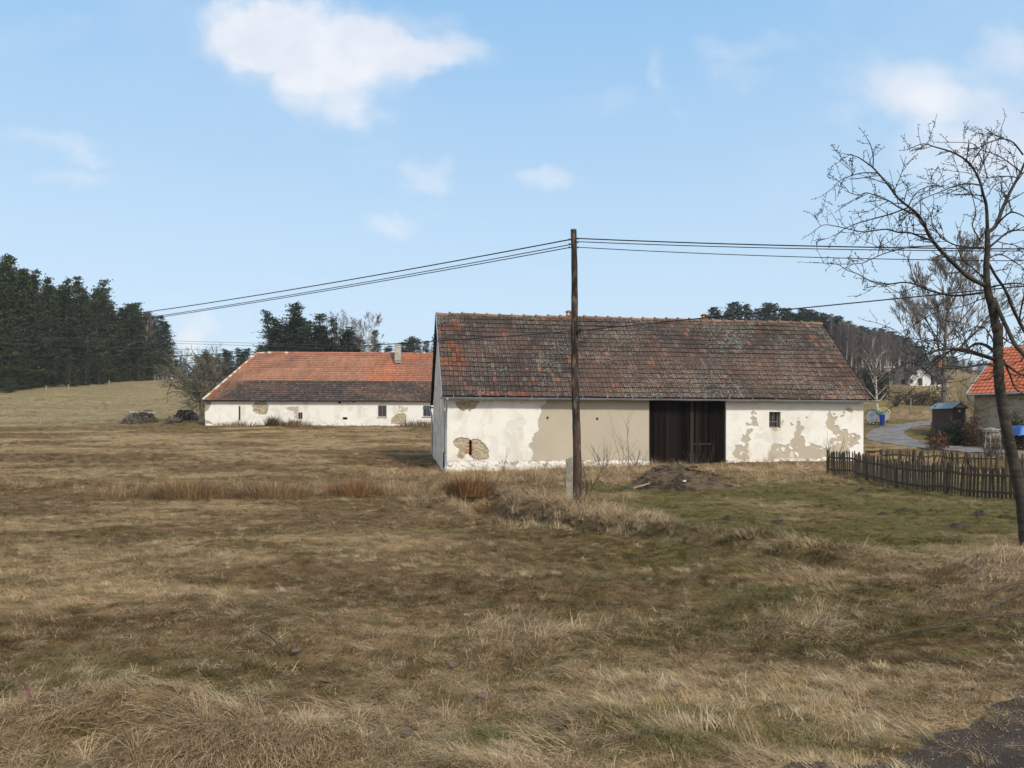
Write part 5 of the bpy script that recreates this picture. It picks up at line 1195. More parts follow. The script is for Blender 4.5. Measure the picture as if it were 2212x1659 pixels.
# orchard tree left of farmhouse
rgo = random.Random(6); tr = MB(); fn = MB(); ob = at(433, 79, -.2)
def OP(x, y, Y): return P(x, y, Y)-ob
tr.tube([OP(434,912,79), OP(436,890,79), OP(434,868,79)], [.30,.24,.22], 8)
for pl, r0_ in (([(434,870),(420,852),(404,845),(385,838),(365,830)], .15), ([(434,872),(428,845),(425,820),(418,800),(400,785)], .15), ([(435,872),(440,845),(446,820),(445,795),(440,775)], .15), ([(436,874),(448,850),(462,830),(470,812)], .13), ([(430,860),(415,838),(396,822),(380,812)], .11),([(437,866),(452,840),(458,810),(462,790)], .11)):
    for rep in range(2):
        dy = rgo.uniform(-1.6, 1.6)*(1+rep); pts = [OP(x+rgo.uniform(-3,3)*rep, y+rgo.uniform(-4,4)*rep, 79+dy*i/4) for i, (x, y) in enumerate(pl)]
        tr.tube(smooth3(pts, 3), list(np.linspace(r0_, .04, 13)), 6, cap=False)
        for i in range(1, len(pts)):
            for k in range(4):
                d_ = Vector((rgo.gauss(0,1), rgo.gauss(0,1), rgo.gauss(.3,.7))).normalized(); bare(rgo, pts[i-1].lerp(pts[i], rgo.random()), d_, rgo.uniform(1.2,2.3), .045, 2, tr, fn, nb=(3,5), seg=3, minr=.012, up=.10, bend=.2)
orch_tw = bark("orchard_twigs", (.17,.15,.105), (.11,.098,.07))
tree_thing("apple_tree", "gnarled bare apple tree leaning over the farmhouse's left corner", "tree", tuple(ob), tr, fn, bark("orchard_bark", (.17,.145,.11), (.09,.078,.06)), orch_tw)

# ------------------------------------------------------------------ shrubs
def leafy(rg_, n_, rx, ry, rz, q_, tone, base=.1):
    mb = MB(); T = np.array(tone)
    for i in range(n_):
        a = rg_.random()*6.283; e_ = math.asin(rg_.random()); rr_ = rg_.uniform(.35,1)**.5*(1+.25*math.sin(a*3+e_*5)); c_ = Vector((rx*rr_*math.cos(a)*math.cos(e_), ry*rr_*math.sin(a)*math.cos(e_), base+rz*rr_*math.sin(e_)))
        tn = T*rg_.uniform(.6,1.4)
        for k in range(6):
            p = c_+Vector((rg_.gauss(0,q_), rg_.gauss(0,q_), rg_.gauss(0,q_*.8))); w_ = Vector((rg_.gauss(0,1), rg_.gauss(0,1), rg_.gauss(0,1))).normalized(); u_ = Vector((rg_.gauss(0,1), rg_.gauss(0,1), rg_.gauss(.6,.8))).normalized()
            mb.cur = tuple(tn*rg_.uniform(.8,1.2)); s_ = q_*rg_.uniform(.6,1.3); mb.add([p-w_*s_*.3, p+w_*s_*.3, p+u_*s_+w_*s_*.1, p+u_*s_-w_*s_*.25], [(0,1,2,3)])
    mb.cur = None; return mb
leaf_m = M("shrub_leaves", 1, attr='col', rough=.8, spec=.2)
def stems(rg_, n_, h_, sp_, r_=.008, kinks=3, sub=3):
    mb = MB()
    for i in range(n_):
        a = rg_.random()*6.283; b_ = Vector((math.cos(a), math.sin(a), 0))*rg_.random()*sp_*.3; d_ = Vector((math.cos(a)*rg_.random()*sp_, math.sin(a)*rg_.random()*sp_, 1)).normalized(); L = h_*rg_.uniform(.55,1)
        pts = [b_]; 
        for k in range(kinks+1): d_ = (d_+Vector((rg_.gauss(0,.12), rg_.gauss(0,.12), 0))).normalized(); pts.append(pts[-1]+d_*L/(kinks+1))
        mb.tube(pts, [r_*(1-.6*k/(kinks+1)) for k in range(kinks+2)], 4, cap=False)
        for k in range(sub):
            o_ = pts[rg_.randint(1, kinks+1)]; e_ = (d_+Vector((rg_.gauss(0,.5), rg_.gauss(0,.5), .1))).normalized()*L*rg_.uniform(.15,.4); mb.tube([o_, o_+e_*.5+Vector((0,0,.01)), o_+e_], [r_*.55,r_*.45,r_*.3], 3, cap=False)
    return mb
def shrub(label, x, Y, n_, rx, rz, tone, q_=.10, st=0, cat="shrub", name="shrub"):
    rg_ = random.Random(int(x*7)); g_ = at(x, Y, -.03); o = thing(name, label, cat, tuple(g_))
    if n_: mb = leafy(rg_, n_, rx, rx, rz, q_, tone); mb.v = [tuple(Vector(v)+g_) for v in mb.v]; mesh_obj("foliage", mb, leaf_m, o)
    mb = stems(rg_, max(6, st), rz*1.0 if st else rz*.8, .8); mb.v = [tuple(Vector(v)+g_) for v in mb.v]; mesh_obj("stems", mb, twig_m, o)
    return o
shrub("dark green juniper spreading in front of the brown shed, left one", 2040, 51, 420, 1.1, 1.15, (.022,.034,.016))
shrub("dark green juniper right of the shed's front, middle one", 2062, 50.5, 420, 1.2, 1.3, (.026,.036,.018))
shrub("dark juniper between the shed and the brown thuja", 2083, 50.5, 320, .95, 1.0, (.028,.036,.018))
shrub("rusty brown upright thuja in front of the stone building corner", 2103, 49, 420, .62, 2.0, (.095,.055,.030))
shrub("small rusty bush beside the braced iron post", 2013+14, 47.5, 170, .55, .85, (.12,.065,.035))
shrub("dark green upright thuja right of the white table", 2192, 47, 480, .62, 2.0, (.035,.050,.018))
shrub("pale leafless hazel shrub in the garden before the thuja", 2138, 42, 0, 1.2, 1.5, (.1,.1,.05), st=60)
shrub("thin leafless shrub beside the hazel near the garden fence", 2166, 41, 0, 1.0, 1.1, (.1,.1,.05), st=26)
shrub("big dark evergreen bush behind the barn's right roof end", 1868, 112, 900, 3.0, 4.2, (.026,.032,.020), q_=.28)
shrub("brownish leafless thicket right of the dark evergreen bush", 1935, 100, 0, 3, 4.6, (.1,.1,.05), st=90)
for i, x_ in enumerate((1960, 1990, 2018, 2080, 2105, 2128)):
    shrub(("leftmost low brown hedge bush in front of the white house","second brown hedge bush in front of the white house","third brown hedge bush in front of the white house","first grey thicket left of the stone building","second grey thicket left of the stone building","grey thicket touching the stone building's roof edge")[i], x_, 104 if i < 3 else 92, 130 if i < 3 else 0, 2.0, 1.7 if i < 3 else 4.6, (.10,.072,.05), q_=.22, st=60)
# saplings by the barn wall
for lab, x, Y, n_, h_, sp2 in (("tall forked bare sapling against the plaster left of the gate", 1357, 36.6, 3, 2.9, .25), ("leaning bare sapling just left of the forked one", 1343, 36.5, 3, 1.7, .2), ("low spray of bare twigs at the wall right of the pole", 1300, 36.4, 14, 1.3, .9), ("fan of bare twigs at the gate's left jamb foot", 1372, 36.8, 10, 1.0, .8), ("thin bare twigs in front of the dark gate", 1500, 36.9, 9, .9, .9), ("single bare stem in front of the gate's right leaf", 1533, 36.9, 3, 1.3, .3), ("bare twigs behind the fence at the barn's right corner", 1800, 38.6, 12, 1.4, 1.), ("lone straight stem before the bare stone patch", 1028, 34.9, 1, 2.5, .05), ("short thin stem on the grass between stone patch and pole", 1090, 35, 2, 1.2, .2), ("small tangle of brown stems at the foot of the pole's right", 1262, 21.5, 10, .9, .5)):
    rg_ = random.Random(int(x*3)); g_ = at(x, Y, -.02); mb = stems(rg_, n_, h_, sp2, .009, 4, 5); mb.v = [tuple(Vector(v)+g_) for v in mb.v]
    solo("sapling", mb, twig_m, lab, "sapling", base=tuple(g_))
# rush clumps
rush_m = M("dry_rush", 1, attr='col', rough=.8, spec=.2)
def rush(label, x, y, n_, h_, rad_, tone=(.24,.155,.08), Y=None, name="rush_clump"):
    rg_ = random.Random(int(x*5+y)); g_ = Gp(x, y, 8, 200) if Y is None else at(x, Y); mb = MB(); T = np.array(tone)
    for i in range(n_):
        a = rg_.random()*6.283; r_ = rad_*math.sqrt(rg_.random()); b_ = Vector((math.cos(a)*r_, math.sin(a)*r_*.7, -.02)); L = h_*rg_.uniform(.4,1.05)*(1-.35*(r_/rad_)**2); ln = Vector((math.cos(a)*(r_/rad_)*.5+rg_.gauss(0,.16), math.sin(a)*(r_/rad_)*.5+rg_.gauss(0,.16), 1)).normalized(); dr = Vector((ln.x, ln.y, 0))*L*.35+Vector((0,0,-.10*L*rg_.random()))
        w_ = Vector((-math.sin(a), math.cos(a), 0))*.0028*(1+h_)*max(1, g_.y/22); mb.cur = tuple(T*rg_.uniform(.4,1.5)); p1 = b_+ln*L*.6; p2 = b_+ln*L+dr
        mb.add([g_+b_-w_, g_+b_+w_, g_+p1+w_*.8, g_+p1-w_*.8, g_+p2], [(0,1,2,3),(3,2,4)])
    mb.cur = None; return solo(name, mb, rush_m, label, "grass clump", "rush clumps in the wet meadow", base=tuple(g_))
rush("large tawny rush clump left of centre on the wet line, nearest the left edge", 402, 1075, 1200, .75, 1.0)
rush("second tawny rush clump on the wet line in the meadow", 470, 1072, 420, .4, .6)
rush("wide low tawny rush clump in the middle of the meadow", 590, 1072, 900, .62, 1.0)
rush("small rush clump right of the wide one", 652, 1070, 300, .4, .5)
rush("rusty rush clump halfway to the barn corner", 762, 1068, 900, .6, .8, (.24,.13,.06))
rush("pale rush clump near the barn's left downpipe", 850, 1064, 700, .45, 1.2, (.28,.19,.10))
rush("big upright tawny rush clump before the barn's lower stone patch", 1012, 1072, 1500, .85, .8, (.24,.135,.06))
rush("faint low rush clump at the meadow's far left", 245, 1068, 600, .35, 1.3, (.28,.19,.10))
rush("dark green rush clump against the farmhouse wall", 588, 930, 300, 1.3, .7, (.09,.085,.045), Y=74)
rush("brown rush clump against the farmhouse wall, right of the green one", 632, 931, 500, 1.0, 1.9, (.20,.14,.07), Y=73.6)
rush("low brown rush clump near the farmhouse's left corner", 515, 925, 350, .8, 2.2, (.20,.15,.08), Y=73.6)
rush("brown rushes at the right end of the farmhouse wall", 905, 923, 500, .9, 2.2, (.20,.14,.08), Y=75.2)

# ------------------------------------------------------------------ field posts
pw = M("grey_post", (.33,.30,.26), (.22,.20,.17), 9, .95)
for i, (x, yb, yt_2, Y, lean, lab) in enumerate(((87,921,906,81,.02,"short grey field post low in the meadow at the far left"),(218,923,908,82,.14,"pale leaning field post left of the brush pile"),(376,906,896,84,0,"thin dark stake beside the woodpile"),(100,845,833,127,0,"leftmost small post along the foot of the left wood"),(148,842,829,130,0,"second small post along the foot of the left wood"),(236,838,825,142,0,"third small post along the foot of the left wood"),(335,826,816,170,0,"rightmost small post near the end of the left wood"))):
    g_ = at(x, Y, -.1); hh = (yb-yt_2)*K*Y+.1; mb = MB(); mb.tube([g_, g_+Vector((lean*hh*.5,0,hh*.5)), g_+Vector((lean*hh,0,hh))], [.075,.07,.06] if i < 2 else ([.035]*3 if i == 2 else [.09]*3), 7); solo("field_post", mb, pw if i != 2 else old_wood, lab, "post", "old field posts", base=tuple(g_))
# ------------------------------------------------------------------ brush pile, debris, woodpile
def heap(label, name, cat, x0, x1, Y, h_, ntw, mats, rsd_, extra=None, depth=1.4):
    rg_ = random.Random(rsd_); a = at(x0, Y); b_ = at(x1, Y); c_ = (a+b_)/2; c_.z = h1(c_.x, c_.y); rx = (b_.x-a.x)/2; o = thing(name, label, cat, tuple(c_)); mb = MB()
    for i in range(ntw):
        an_ = rg_.random()*6.283; r_ = math.sqrt(rg_.random()); p = c_+Vector((rx*r_*math.cos(an_)*.92, depth*r_*math.sin(an_), 0)); hz = h_*(1-r_**2.6)*rg_.random()**.6; p.z = h1(p.x, p.y)+hz
        d_ = Vector((rg_.gauss(0,1), rg_.gauss(0,1), rg_.gauss(.45,.6))).normalized()*rg_.uniform(.35,1.0); mb.cur = tuple(np.array((.105,.09,.066))*rg_.uniform(.35,1.9)); mb.tube([p-d_*.5, p+Vector((0,0,.03)), p+d_*.5+Vector((0,0,rg_.uniform(-.12,.05)))], [.034,.028,.012], 3, cap=False)
    mb.cur = None; mesh_obj("branches", mb, rush_m, o)
    if extra: extra(o, c_, rg_)
    return o
plank_pale = M("bare_board", (.40,.28,.18), (.28,.20,.13), 5, .9); snow = M("white_sheet", (.62,.62,.62), rough=.6)
def ex1(o, c_, rg_):
    for k, (dx, dz, L, m_) in enumerate(((.5,1.10,2.2,plank_pale),(-.3,1.02,.9,snow),(1.2,1.0,1.0,snow),(1.0,1.18,.7,old_wood),(.2,.7,.6,snow))):
        mb = MB(); mb.box(c_+Vector((dx,-.5+.1*k,dz)), (L,.22,.07), Vector((1,.2*(k-1),.04*(k-2))).normalized(), Vector((0,1,0)), Vector((0,0,1))); mesh_obj("board" if m_ is not snow else "sheet_scrap", mb, m_, o)
heap("wide grey brush pile topped with boards in the meadow left of the farmhouse", "brush_pile", "brush pile", 258, 343, 80, 1.05, 800, [bark("brush_twigs", (.21,.18,.135), (.13,.11,.08))], 4, ex1)
def ex2(o, c_, rg_):
    for k in range(5):
        mb = MB(); mb.bar(c_+Vector((-.8+.3*k,-.3,.0)), c_+Vector((-.3+.35*k,-.1,.65-.12*k)), .09, .05); mesh_obj("board", mb, plank_pale if k in (1,3) else old_wood, o)
heap("small heap of broken boards and twigs between brush pile and woodpile", "debris_heap", "debris", 358, 390, 79, .45, 350, [twig_m], 5, ex2, 1.0)
rg_ = random.Random(9); c_ = at(403, 83.5); wp = thing("woodpile", "dark stacked woodpile beside the apple tree trunk", "woodpile", tuple(c_)); cut = M("cut_log", (.10,.075,.055), (.035,.028,.022), 8, .9); cut2 = M("cut_log_pale", (.26,.21,.16), (.13,.10,.08), 8, .9)
for r_ in range(6):
    for k in range(11-r_):
        mb = MB(); p = c_+Vector((-1.15+.235*k+.10*r_+rg_.uniform(-.03,.03), rg_.uniform(-.1,.1), .10+.165*r_)); ax = Vector((rg_.uniform(-.12,.12), 1, rg_.uniform(-.08,.08))); mb.tube([p-ax*.5, p+ax*.5], rg_.uniform(.085,.12), 7); mesh_obj("log", mb, cut2 if rg_.random() < .14 else cut, wp)
# compost heap before the gate
c_ = at(1472, 25.4); c_.x -= .0
mh = thing("rubbish_heap", "low heap of rotting grass, bark and sticks in front of the gate", "heap", tuple(c_))
mb = MB(); n_ = 90; m2_ = 50
for j in range(m2_):
    for i in range(n_):
        X = c_.x-2.3+4.6*i/(n_-1); Y = c_.y-1.2+2.4*j/(m2_-1); rr_ = min(1, math.hypot((X-c_.x)/2.0, (Y-c_.y)/1.15)); hh = .78*max(0, 1-rr_**1.5)*(.7+.5*float(fbm(X*1.5, Y*1.5, 8, 4)))*(1.2-.55/(1+math.exp(-(X-c_.x-.4)*4)))+.16*(float(fbm(X*6, Y*6, 18, 3))-.5)*(1-rr_)
        mb.v.append((X, Y, h1(X, Y)-.06+hh+ .0))
mb.f = [(j*n_+i, j*n_+i+1, (j+1)*n_+i+1, (j+1)*n_+i) for j in range(m2_-1) for i in range(n_-1)]
mesh_obj("mound", mb, M("rotting_litter", (.036,.025,.018), (.12,.085,.05), 2.6, 1, lo=.42, hi=.6, bump=.8, bscale=14, c3=(.11,.10,.04), s3=5, f3=.6), mh, smooth=True)
mb = MB(); rg_ = random.Random(3)
for i in range(1500):
    X = c_.x+rg_.gauss(0,.95); Y = c_.y+rg_.gauss(0,.5); rr_ = math.hypot((X-c_.x)/2.2, (Y-c_.y)/1.15)
    if rr_ > 1.15: continue
    z_ = h1(X, Y)-.02+.55*max(0, 1-rr_**1.8); d_ = Vector((rg_.gauss(0,1), rg_.gauss(0,1), rg_.gauss(.2,.4))).normalized()*rg_.uniform(.12,.4)
    mb.cur = tuple(np.array((.25,.18,.10))*rg_.uniform(.25,1.3)); p = Vector((X, Y, z_+rg_.uniform(0,.12))); w_ = Vector((0,0,.008)); mb.add([p-w_, p+w_, p+d_+w_*.4, p+d_-w_*.4], [(0,1,2,3)])
mb.cur = None; mesh_obj("litter", mb, rush_m, mh)
for k, (dx, dy, L, an_, m_) in enumerate(((-1.4,-.8,.55,.5,plank_pale),(-.2,-.2,1.4,.1,old_wood),(.6,-.3,1.1,-.4,old_wood),(-.7,.1,.9,.5,ash_m),(-.1,-.9,.09,.2,snow))):
    X, Y = c_.x+dx, c_.y+dy; z_ = h1(X, Y)+.55*max(0, 1-math.hypot(dx/2.2, dy/1.15)**1.8)+.09; mb = MB(); d_ = Vector((math.cos(an_), 0.15, math.sin(an_)*.5)).normalized(); mb.bar(Vector((X,Y,z_))-d_*L/2, Vector((X,Y,z_))+d_*L/2, .06, .045, side=(0,1,0)); mesh_obj("stick" if m_ is not snow else "paper_scrap", mb, m_, mh)
mhm = M("mole_soil", (.050,.036,.026), (.09,.066,.045), 9, 1, bump=.8, bscale=30)
for i, (x, y, w_) in enumerate(((1572,1121,30),(1683,1132,34),(1862,1060,26),(1907,1113,26),(1943,1106,20),(2010,1105,20),(2117,1113,42),(2082,1131,24),(2065,1141,38),(2165,1118,22),(1690,1125,14))):
    labs = ("molehill nearest the pole on the right lawn","wide dark molehill in the middle of the right lawn","molehill close to the bend of the near fence","pair member molehill left of the lawn's molehill chain","tiny molehill right of its paired neighbour","flat molehill near the fence's middle","widest molehill in front of the right fence end","small molehill left of the widest one","molehill in front of the small one, nearest the ditch","rightmost molehill below the fence","crumb sized molehill behind the wide dark one")
    g_ = Gp(x, y, 8, 60); r_ = w_*.5*K*g_.y*1.3; mb = MB(); rg_ = random.Random(i); n_ = 22; nr_ = 8; mb.v = [tuple(g_+Vector((0,0,r_*.42)))]
    for j in range(1, nr_+1):
        for k in range(n_):
            a = 6.283*k/n_; q_ = r_*j/nr_*(1+.18*math.sin(a*3+i)+.1*rg_.random()); X = g_.x+q_*math.cos(a); Y = g_.y+q_*math.sin(a)*.9; mb.v.append((X, Y, h1(X, Y)-.015+r_*.42*math.exp(-(j/nr_*1.7)**2)+rg_.uniform(-.015,.02)))
    mb.f = [(0, 1+k, 1+(k+1)%n_) for k in range(n_)]+[(1+(j-1)*n_+k, 1+j*n_+k, 1+j*n_+(k+1)%n_, 1+(j-1)*n_+(k+1)%n_) for j in range(1, nr_) for k in range(n_)]
    solo("molehill", mb, mhm, labs[i], "molehill", "molehills on the right lawn", base=tuple(g_))

# ------------------------------------------------------------------ picket fences
fw_m = M("mossy_picket", 1, attr='col', rough=.9, bump=.3, bscale=20, stretch=(3,3,.4), c3=(.050,.058,.022), s3=5, f3=.5)
def fence(label, line, n_, h_, posts, seed, tone=(.080,.063,.043), rails=(.22,.72), wob=.05, w_=.056, gaps=()):
    """line: list of (x_view, Y, ground override dz)"""
    rg_ = random.Random(seed); P0 = [at(x, Y) for x, Y in line]; cum = [0]
    for i in range(len(P0)-1): cum.append(cum[-1]+(P0[i+1]-P0[i]).length)
    def pt(s): 
        for i in range(len(P0)-1):
            if s <= cum[i+1] or i == len(P0)-2: q_ = P0[i].lerp(P0[i+1], (s-cum[i])/(cum[i+1]-cum[i])); break
        return Vector((q_.x, q_.y, h1(q_.x, q_.y)))
    tot = cum[-1]; root = thing("picket_fence", label, "fence", tuple(pt(tot/2))); T = np.array(tone); i = 0
    for i in range(n_):
        s = tot*(i+.5)/n_
        if any(a < s/tot < b for a, b in gaps): continue
        p = pt(s); q_ = pt(min(tot, s+.1)); r_ = pt(max(0, s-.1)); al_ = (q_-r_); al_.z = 0; al_.normalize(); pr = Vector((al_.y, -al_.x, 0))
        ln = Vector((0,0,1))+al_*(rg_.gauss(0,wob)+.06*math.sin(s*1.3+seed))+pr*rg_.gauss(0,wob*.6); ln.normalize(); hh = h_*(1+rg_.uniform(-.06,.05)); b_ = p-pr*.03+Vector((0,0,.04+rg_.uniform(-.03,.02)))
        mb = MB(); mb.cur = tuple(T*rg_.uniform(.6,1.45)); hw = w_*rg_.uniform(.42,.56); d_ = .011; top = b_+ln*(hh-.05)
        prof = [b_-al_*hw, b_+al_*hw, top-ln*.05+al_*hw, top+ln*.02+al_*hw*.35, top+ln*.02-al_*hw*.35, top-ln*.05-al_*hw]
        mb.prism(prof, (0,0,0), tuple(pr*-.022)); mb.cur = None
        mesh_obj("picket", mb, fw_m, root)
    for f in posts:
        p = pt(tot*f); mb = MB(); mb.cur = tuple(T*1.1); hh = h_*1.04; mb.tube([p+Vector((0,0,-.2)), p+Vector((rg_.uniform(-.03,.03),0,hh*.6)), p+Vector((rg_.uniform(-.05,.05),0,hh))], [.07,.065,.06], 8); mb.cur = None; mesh_obj("post", mb, fw_m, root, smooth=False)
    for rz_ in rails:
        nn = 24
        mb = MB(); mb.cur = tuple(T*.9)
        for i in range(nn):
            a = pt(tot*i/nn); b_ = pt(tot*(i+1)/nn); dz = Vector((0,0,h_*rz_+.02*math.sin(i*.8))); dz2 = Vector((0,0,h_*rz_+.02*math.sin((i+1)*.8))); mb.bar(a+dz, b_+dz2, .045, .07, side=(b_-a).cross(Vector((0,0,1))))
        mb.cur = None; mesh_obj("rail", mb, fw_m, root)
    return root
fence("long dark mossy picket fence curving along the lawn's far side, nearer one", [(1787,32.5),(1840,31.2),(1900,28.4),(1990,25.6),(2090,23.7),(2212,22.3),(2300,21.6)], 98, .96, (0.004,.26,.47,.70,.99), 3, wob=.024, w_=.072)
fence("sagging picket fence behind the nearer one, its middle bay leaning", [(1905,35.0),(1960,34.4),(2030,34.0),(2100,33.2),(2155,32.6)], 42, .86, (.0,.30,.62,.99), 5, (.075,.055,.040), wob=.12)
fence("short stretch of picket fence at the right edge behind the tree", [(2172,31.5),(2230,31.2),(2310,31)], 20, .9, (.02,.45,.97), 8, (.070,.052,.038), wob=.05)

# ------------------------------------------------------------------ waste bins
zincb = M("galvanised_bin", (.50,.50,.51), (.38,.38,.40), 4, .5, metal=.1); 
def big_bin(label, x, Y, rz, lid, stripe):
    g_ = at(x, Y); ax = Vector((math.cos(rz), math.sin(rz), 0)); pr = Vector((-math.sin(rz), math.cos(rz), 0)); U = Vector((0,0,1)); o = thing("waste_container", label, "waste container", tuple(g_)); L = 1.25
    prof = []
    for k in range(9): a = math.pi*k/8; prof.append((.50*math.cos(a), .93+.42*math.sin(a)))
    prof += [(-.46,.6),(-.36,.28),(-.2,.20),(.2,.20),(.36,.28),(.46,.6)]
    mb = MB(); mb.prism([g_+pr*d+U*z-ax*L/2 for d, z in prof], (0,0,0), tuple(ax*L))
    for r_ in (.12,.24,.34): 
        for sgn in (-1,1): mb.tube([g_-ax*(-sgn)*(L/2+.012)*1+pr*r_*math.cos(a)+U*(.85+r_*math.sin(a)) for a in [6.283*k/18 for k in range(10 if r_ > .2 else 19)]], .014, 4)
    for k in range(5): q_ = -L/2+L*(k+.5)/5; 
    for k in range(6):
        q_ = ax*(-L/2+L*(k+.5)/6); mb.bar(g_+q_-pr*.43+U*.5, g_+q_-pr*.50+U*.9, .03, .03); mb.bar(g_+q_+pr*.43+U*.5, g_+q_+pr*.50+U*.9, .03, .03)
    mesh_obj("body", mb, zincb, o)
    mb = MB(); lp = [(.57*math.cos(math.pi*k/10), .95+.49*math.sin(math.pi*k/10)) for k in range(11)]; lp2 = [(.50*math.cos(math.pi*k/10), .95+.42*math.sin(math.pi*k/10)) for k in range(10,-1,-1)]
    lm_ = M("lid_"+("green" if stripe == 0 else "yellow"), lid, rough=.5); full = lp+lp2
    for i in range(10): 
        quad = [lp[i], lp[i+1], lp2[9-i], lp2[10-i]]
        mb.prism([g_+pr*d+U*z-ax*(L/2+.04) for d, z in quad], (0,0,0), tuple(ax*(L+.08)))
    ld = mesh_obj("lid", mb, lm_, o); mb = MB()
    for k in range(3):
        q_ = ax*(-L/2+L*(k+.75)/3.5)
        for i in range(2, 6): a0_ = math.pi*(10-i)/10; a1_ = math.pi*(9-i)/10; mb.bar(g_+q_+pr*.56*math.cos(a0_)+U*(.955+.47*math.sin(a0_)), g_+q_+pr*.56*math.cos(a1_)+U*(.955+.47*math.sin(a1_)), .14, .02, side=ax)
    mesh_obj("lid_stripe", mb, snow, ld)
    mb = MB(); mb.tube([g_-ax*(L/2+.02)+U*.93, g_-ax*(L/2+.09)+U*.93], .075, 10); mesh_obj("pivot", mb, zinc, o)
    for sx in (-1,1):
        for sy in (-1,1):
            c2 = g_+ax*sx*.48+pr*sy*.30+U*.085; mb = MB(); mb.tube([c2-pr*.02, c2+pr*.02], .085, 10); mb.bar(c2, c2+U*.16, .03, .06); mesh_obj("wheel", mb, steel, o)
    return o
big_bin("grey galvanised waste container with green lid and white stripes, left one", 1887, 74.5, R(52), (.07,.17,.06), 0)
big_bin("grey galvanised waste container with yellow lid behind the blue bin", 1909, 76.8, R(62), (.80,.68,.05), 1)
g_ = at(1905.5, 73.2); bb = thing("waste_bin", "small bright blue wheelie bin between the two grey containers", "waste bin", tuple(g_)); blue = M("blue_plastic", (.02,.06,.36), rough=.45)
mb = MB(); n4 = [(-1,-1),(1,-1),(1,1),(-1,1)]; mb.v = [tuple(g_+Vector((a*.12,b_*.2,.06))) for a, b_ in n4]+[tuple(g_+Vector((a*.15,b_*.26,.92))) for a, b_ in n4]; mb.f = [(3,2,1,0),(4,5,6,7)]+[(k,(k+1)%4,4+(k+1)%4,4+k) for k in range(4)]; mesh_obj("body", mb, blue, bb)
mb = MB(); mb.box(g_+Vector((0,-.01,.955)), (.34,.58,.06)); mb.tube([g_+Vector((-.2,.3,.93)), g_+Vector((.2,.3,.93))], .02, 6); mesh_obj("lid", mb, blue, bb)
for s_ in (-1,1): mb = MB(); c2 = g_+Vector((s_*.14,.2,.1)); mb.tube([c2-Vector((.02,0,0)), c2+Vector((.02,0,0))], .1, 10); mesh_obj("wheel", mb, steel, bb)

# ------------------------------------------------------------------ brown shed
sY = 60.; sg = at(2064, sY); shed = thing("garden_shed", "narrow brown plank shed with pale blue pitched roof", "shed", tuple(sg)); sw_m = M("brown_boards", (.095,.058,.045), (.06,.038,.03), 6, .85, stretch=(6,6,.3), bump=.3)
def SP(x, y, dy=0): return P(x, y, sY+dy)
zb = sg.z-.1; fl_ = SP(2058.5, 930); fr_ = SP(2085.5, 930); eav = SP(2070, 877).z-.1; apex = SP(2072, 871).z+.05; xa = (fl_.x+fr_.x)/2; dpt = 2.0; sk = Vector((-.28, .96, 0))*dpt
mb = MB(); f4 = [Vector((fl_.x, sY, zb)), Vector((fr_.x, sY, zb)), Vector((fr_.x, sY, eav)), Vector((xa, sY, apex-.06)), Vector((fl_.x, sY, eav))]
mb.add(f4+[p+sk for p in f4], [(0,1,2,3,4),(9,8,7,6,5),(0,5,6,1),(1,6,7,2),(4,9,5,0)])
for k in range(9): x_ = fl_.x+(fr_.x-fl_.x)*(k+.5)/9; mb.box((x_, sY-.008, (zb+eav)/2), ((fr_.x-fl_.x)/9*.9, .012, eav-zb))
for k in range(8): q_ = Vector((fl_.x,sY,(zb+eav)/2))+sk*((k+.5)/8)+Vector((-.008,-.006,0)); mb.box(q_, (dpt/8*.9,.012,eav-zb), sk.normalized(), Vector((.83,.55,0)))
mesh_obj("wall", mb, sw_m, shed)
mb = MB(); mb.add([Vector((fl_.x+.05,sY-.02,eav+.0)), Vector((fr_.x-.05,sY-.02,eav)), Vector((xa,sY-.02,apex-.08))], [(0,1,2)]); mesh_obj("gable_panel", mb, M("pale_panel", (.50,.43,.38), rough=.8), shed)
mb = MB(); oh = .17
for a, b_ in ((Vector((fl_.x-oh, sY, eav-.09)), Vector((xa, sY, apex+.0))), (Vector((xa, sY, apex)), Vector((fr_.x+oh, sY, eav-.09)))):
    f_ = Vector((0,-.22,0)); n_ = Vector((0,0,.035)); mb.add([a+f_, b_+f_, b_+sk*1.1, a+sk*1.1, a+f_+n_, b_+f_+n_, b_+sk*1.1+n_, a+sk*1.1+n_], [(3,2,1,0),(4,5,6,7),(0,1,5,4),(1,2,6,5),(2,3,7,6),(3,0,4,7)])
mesh_obj("roof", mb, M("blue_sheet_roof", (.22,.29,.32), (.16,.22,.25), 5, .6), shed)
mb = MB(); mb.box((xa+.10, sY-.03, zb+.85), (.62,.025,1.35)); dr = mesh_obj("door", mb, M("door_boards", (.080,.047,.037), (.05,.03,.025), 8, .8, stretch=(6,6,.4)), shed)
mb = MB(); mb.box((xa-.0, sY-.04, eav-.28), (.13,.02,.14)); mesh_obj("notice", mb, snow, shed)
mb = MB(); mb.tube([(fl_.x+.12, sY-.02, zb+1.0), (fl_.x+.12, sY-.05, zb+1.0)], .12, 14); mesh_obj("round_plate", mb, M("tan_disc", (.22,.17,.12)), shed)

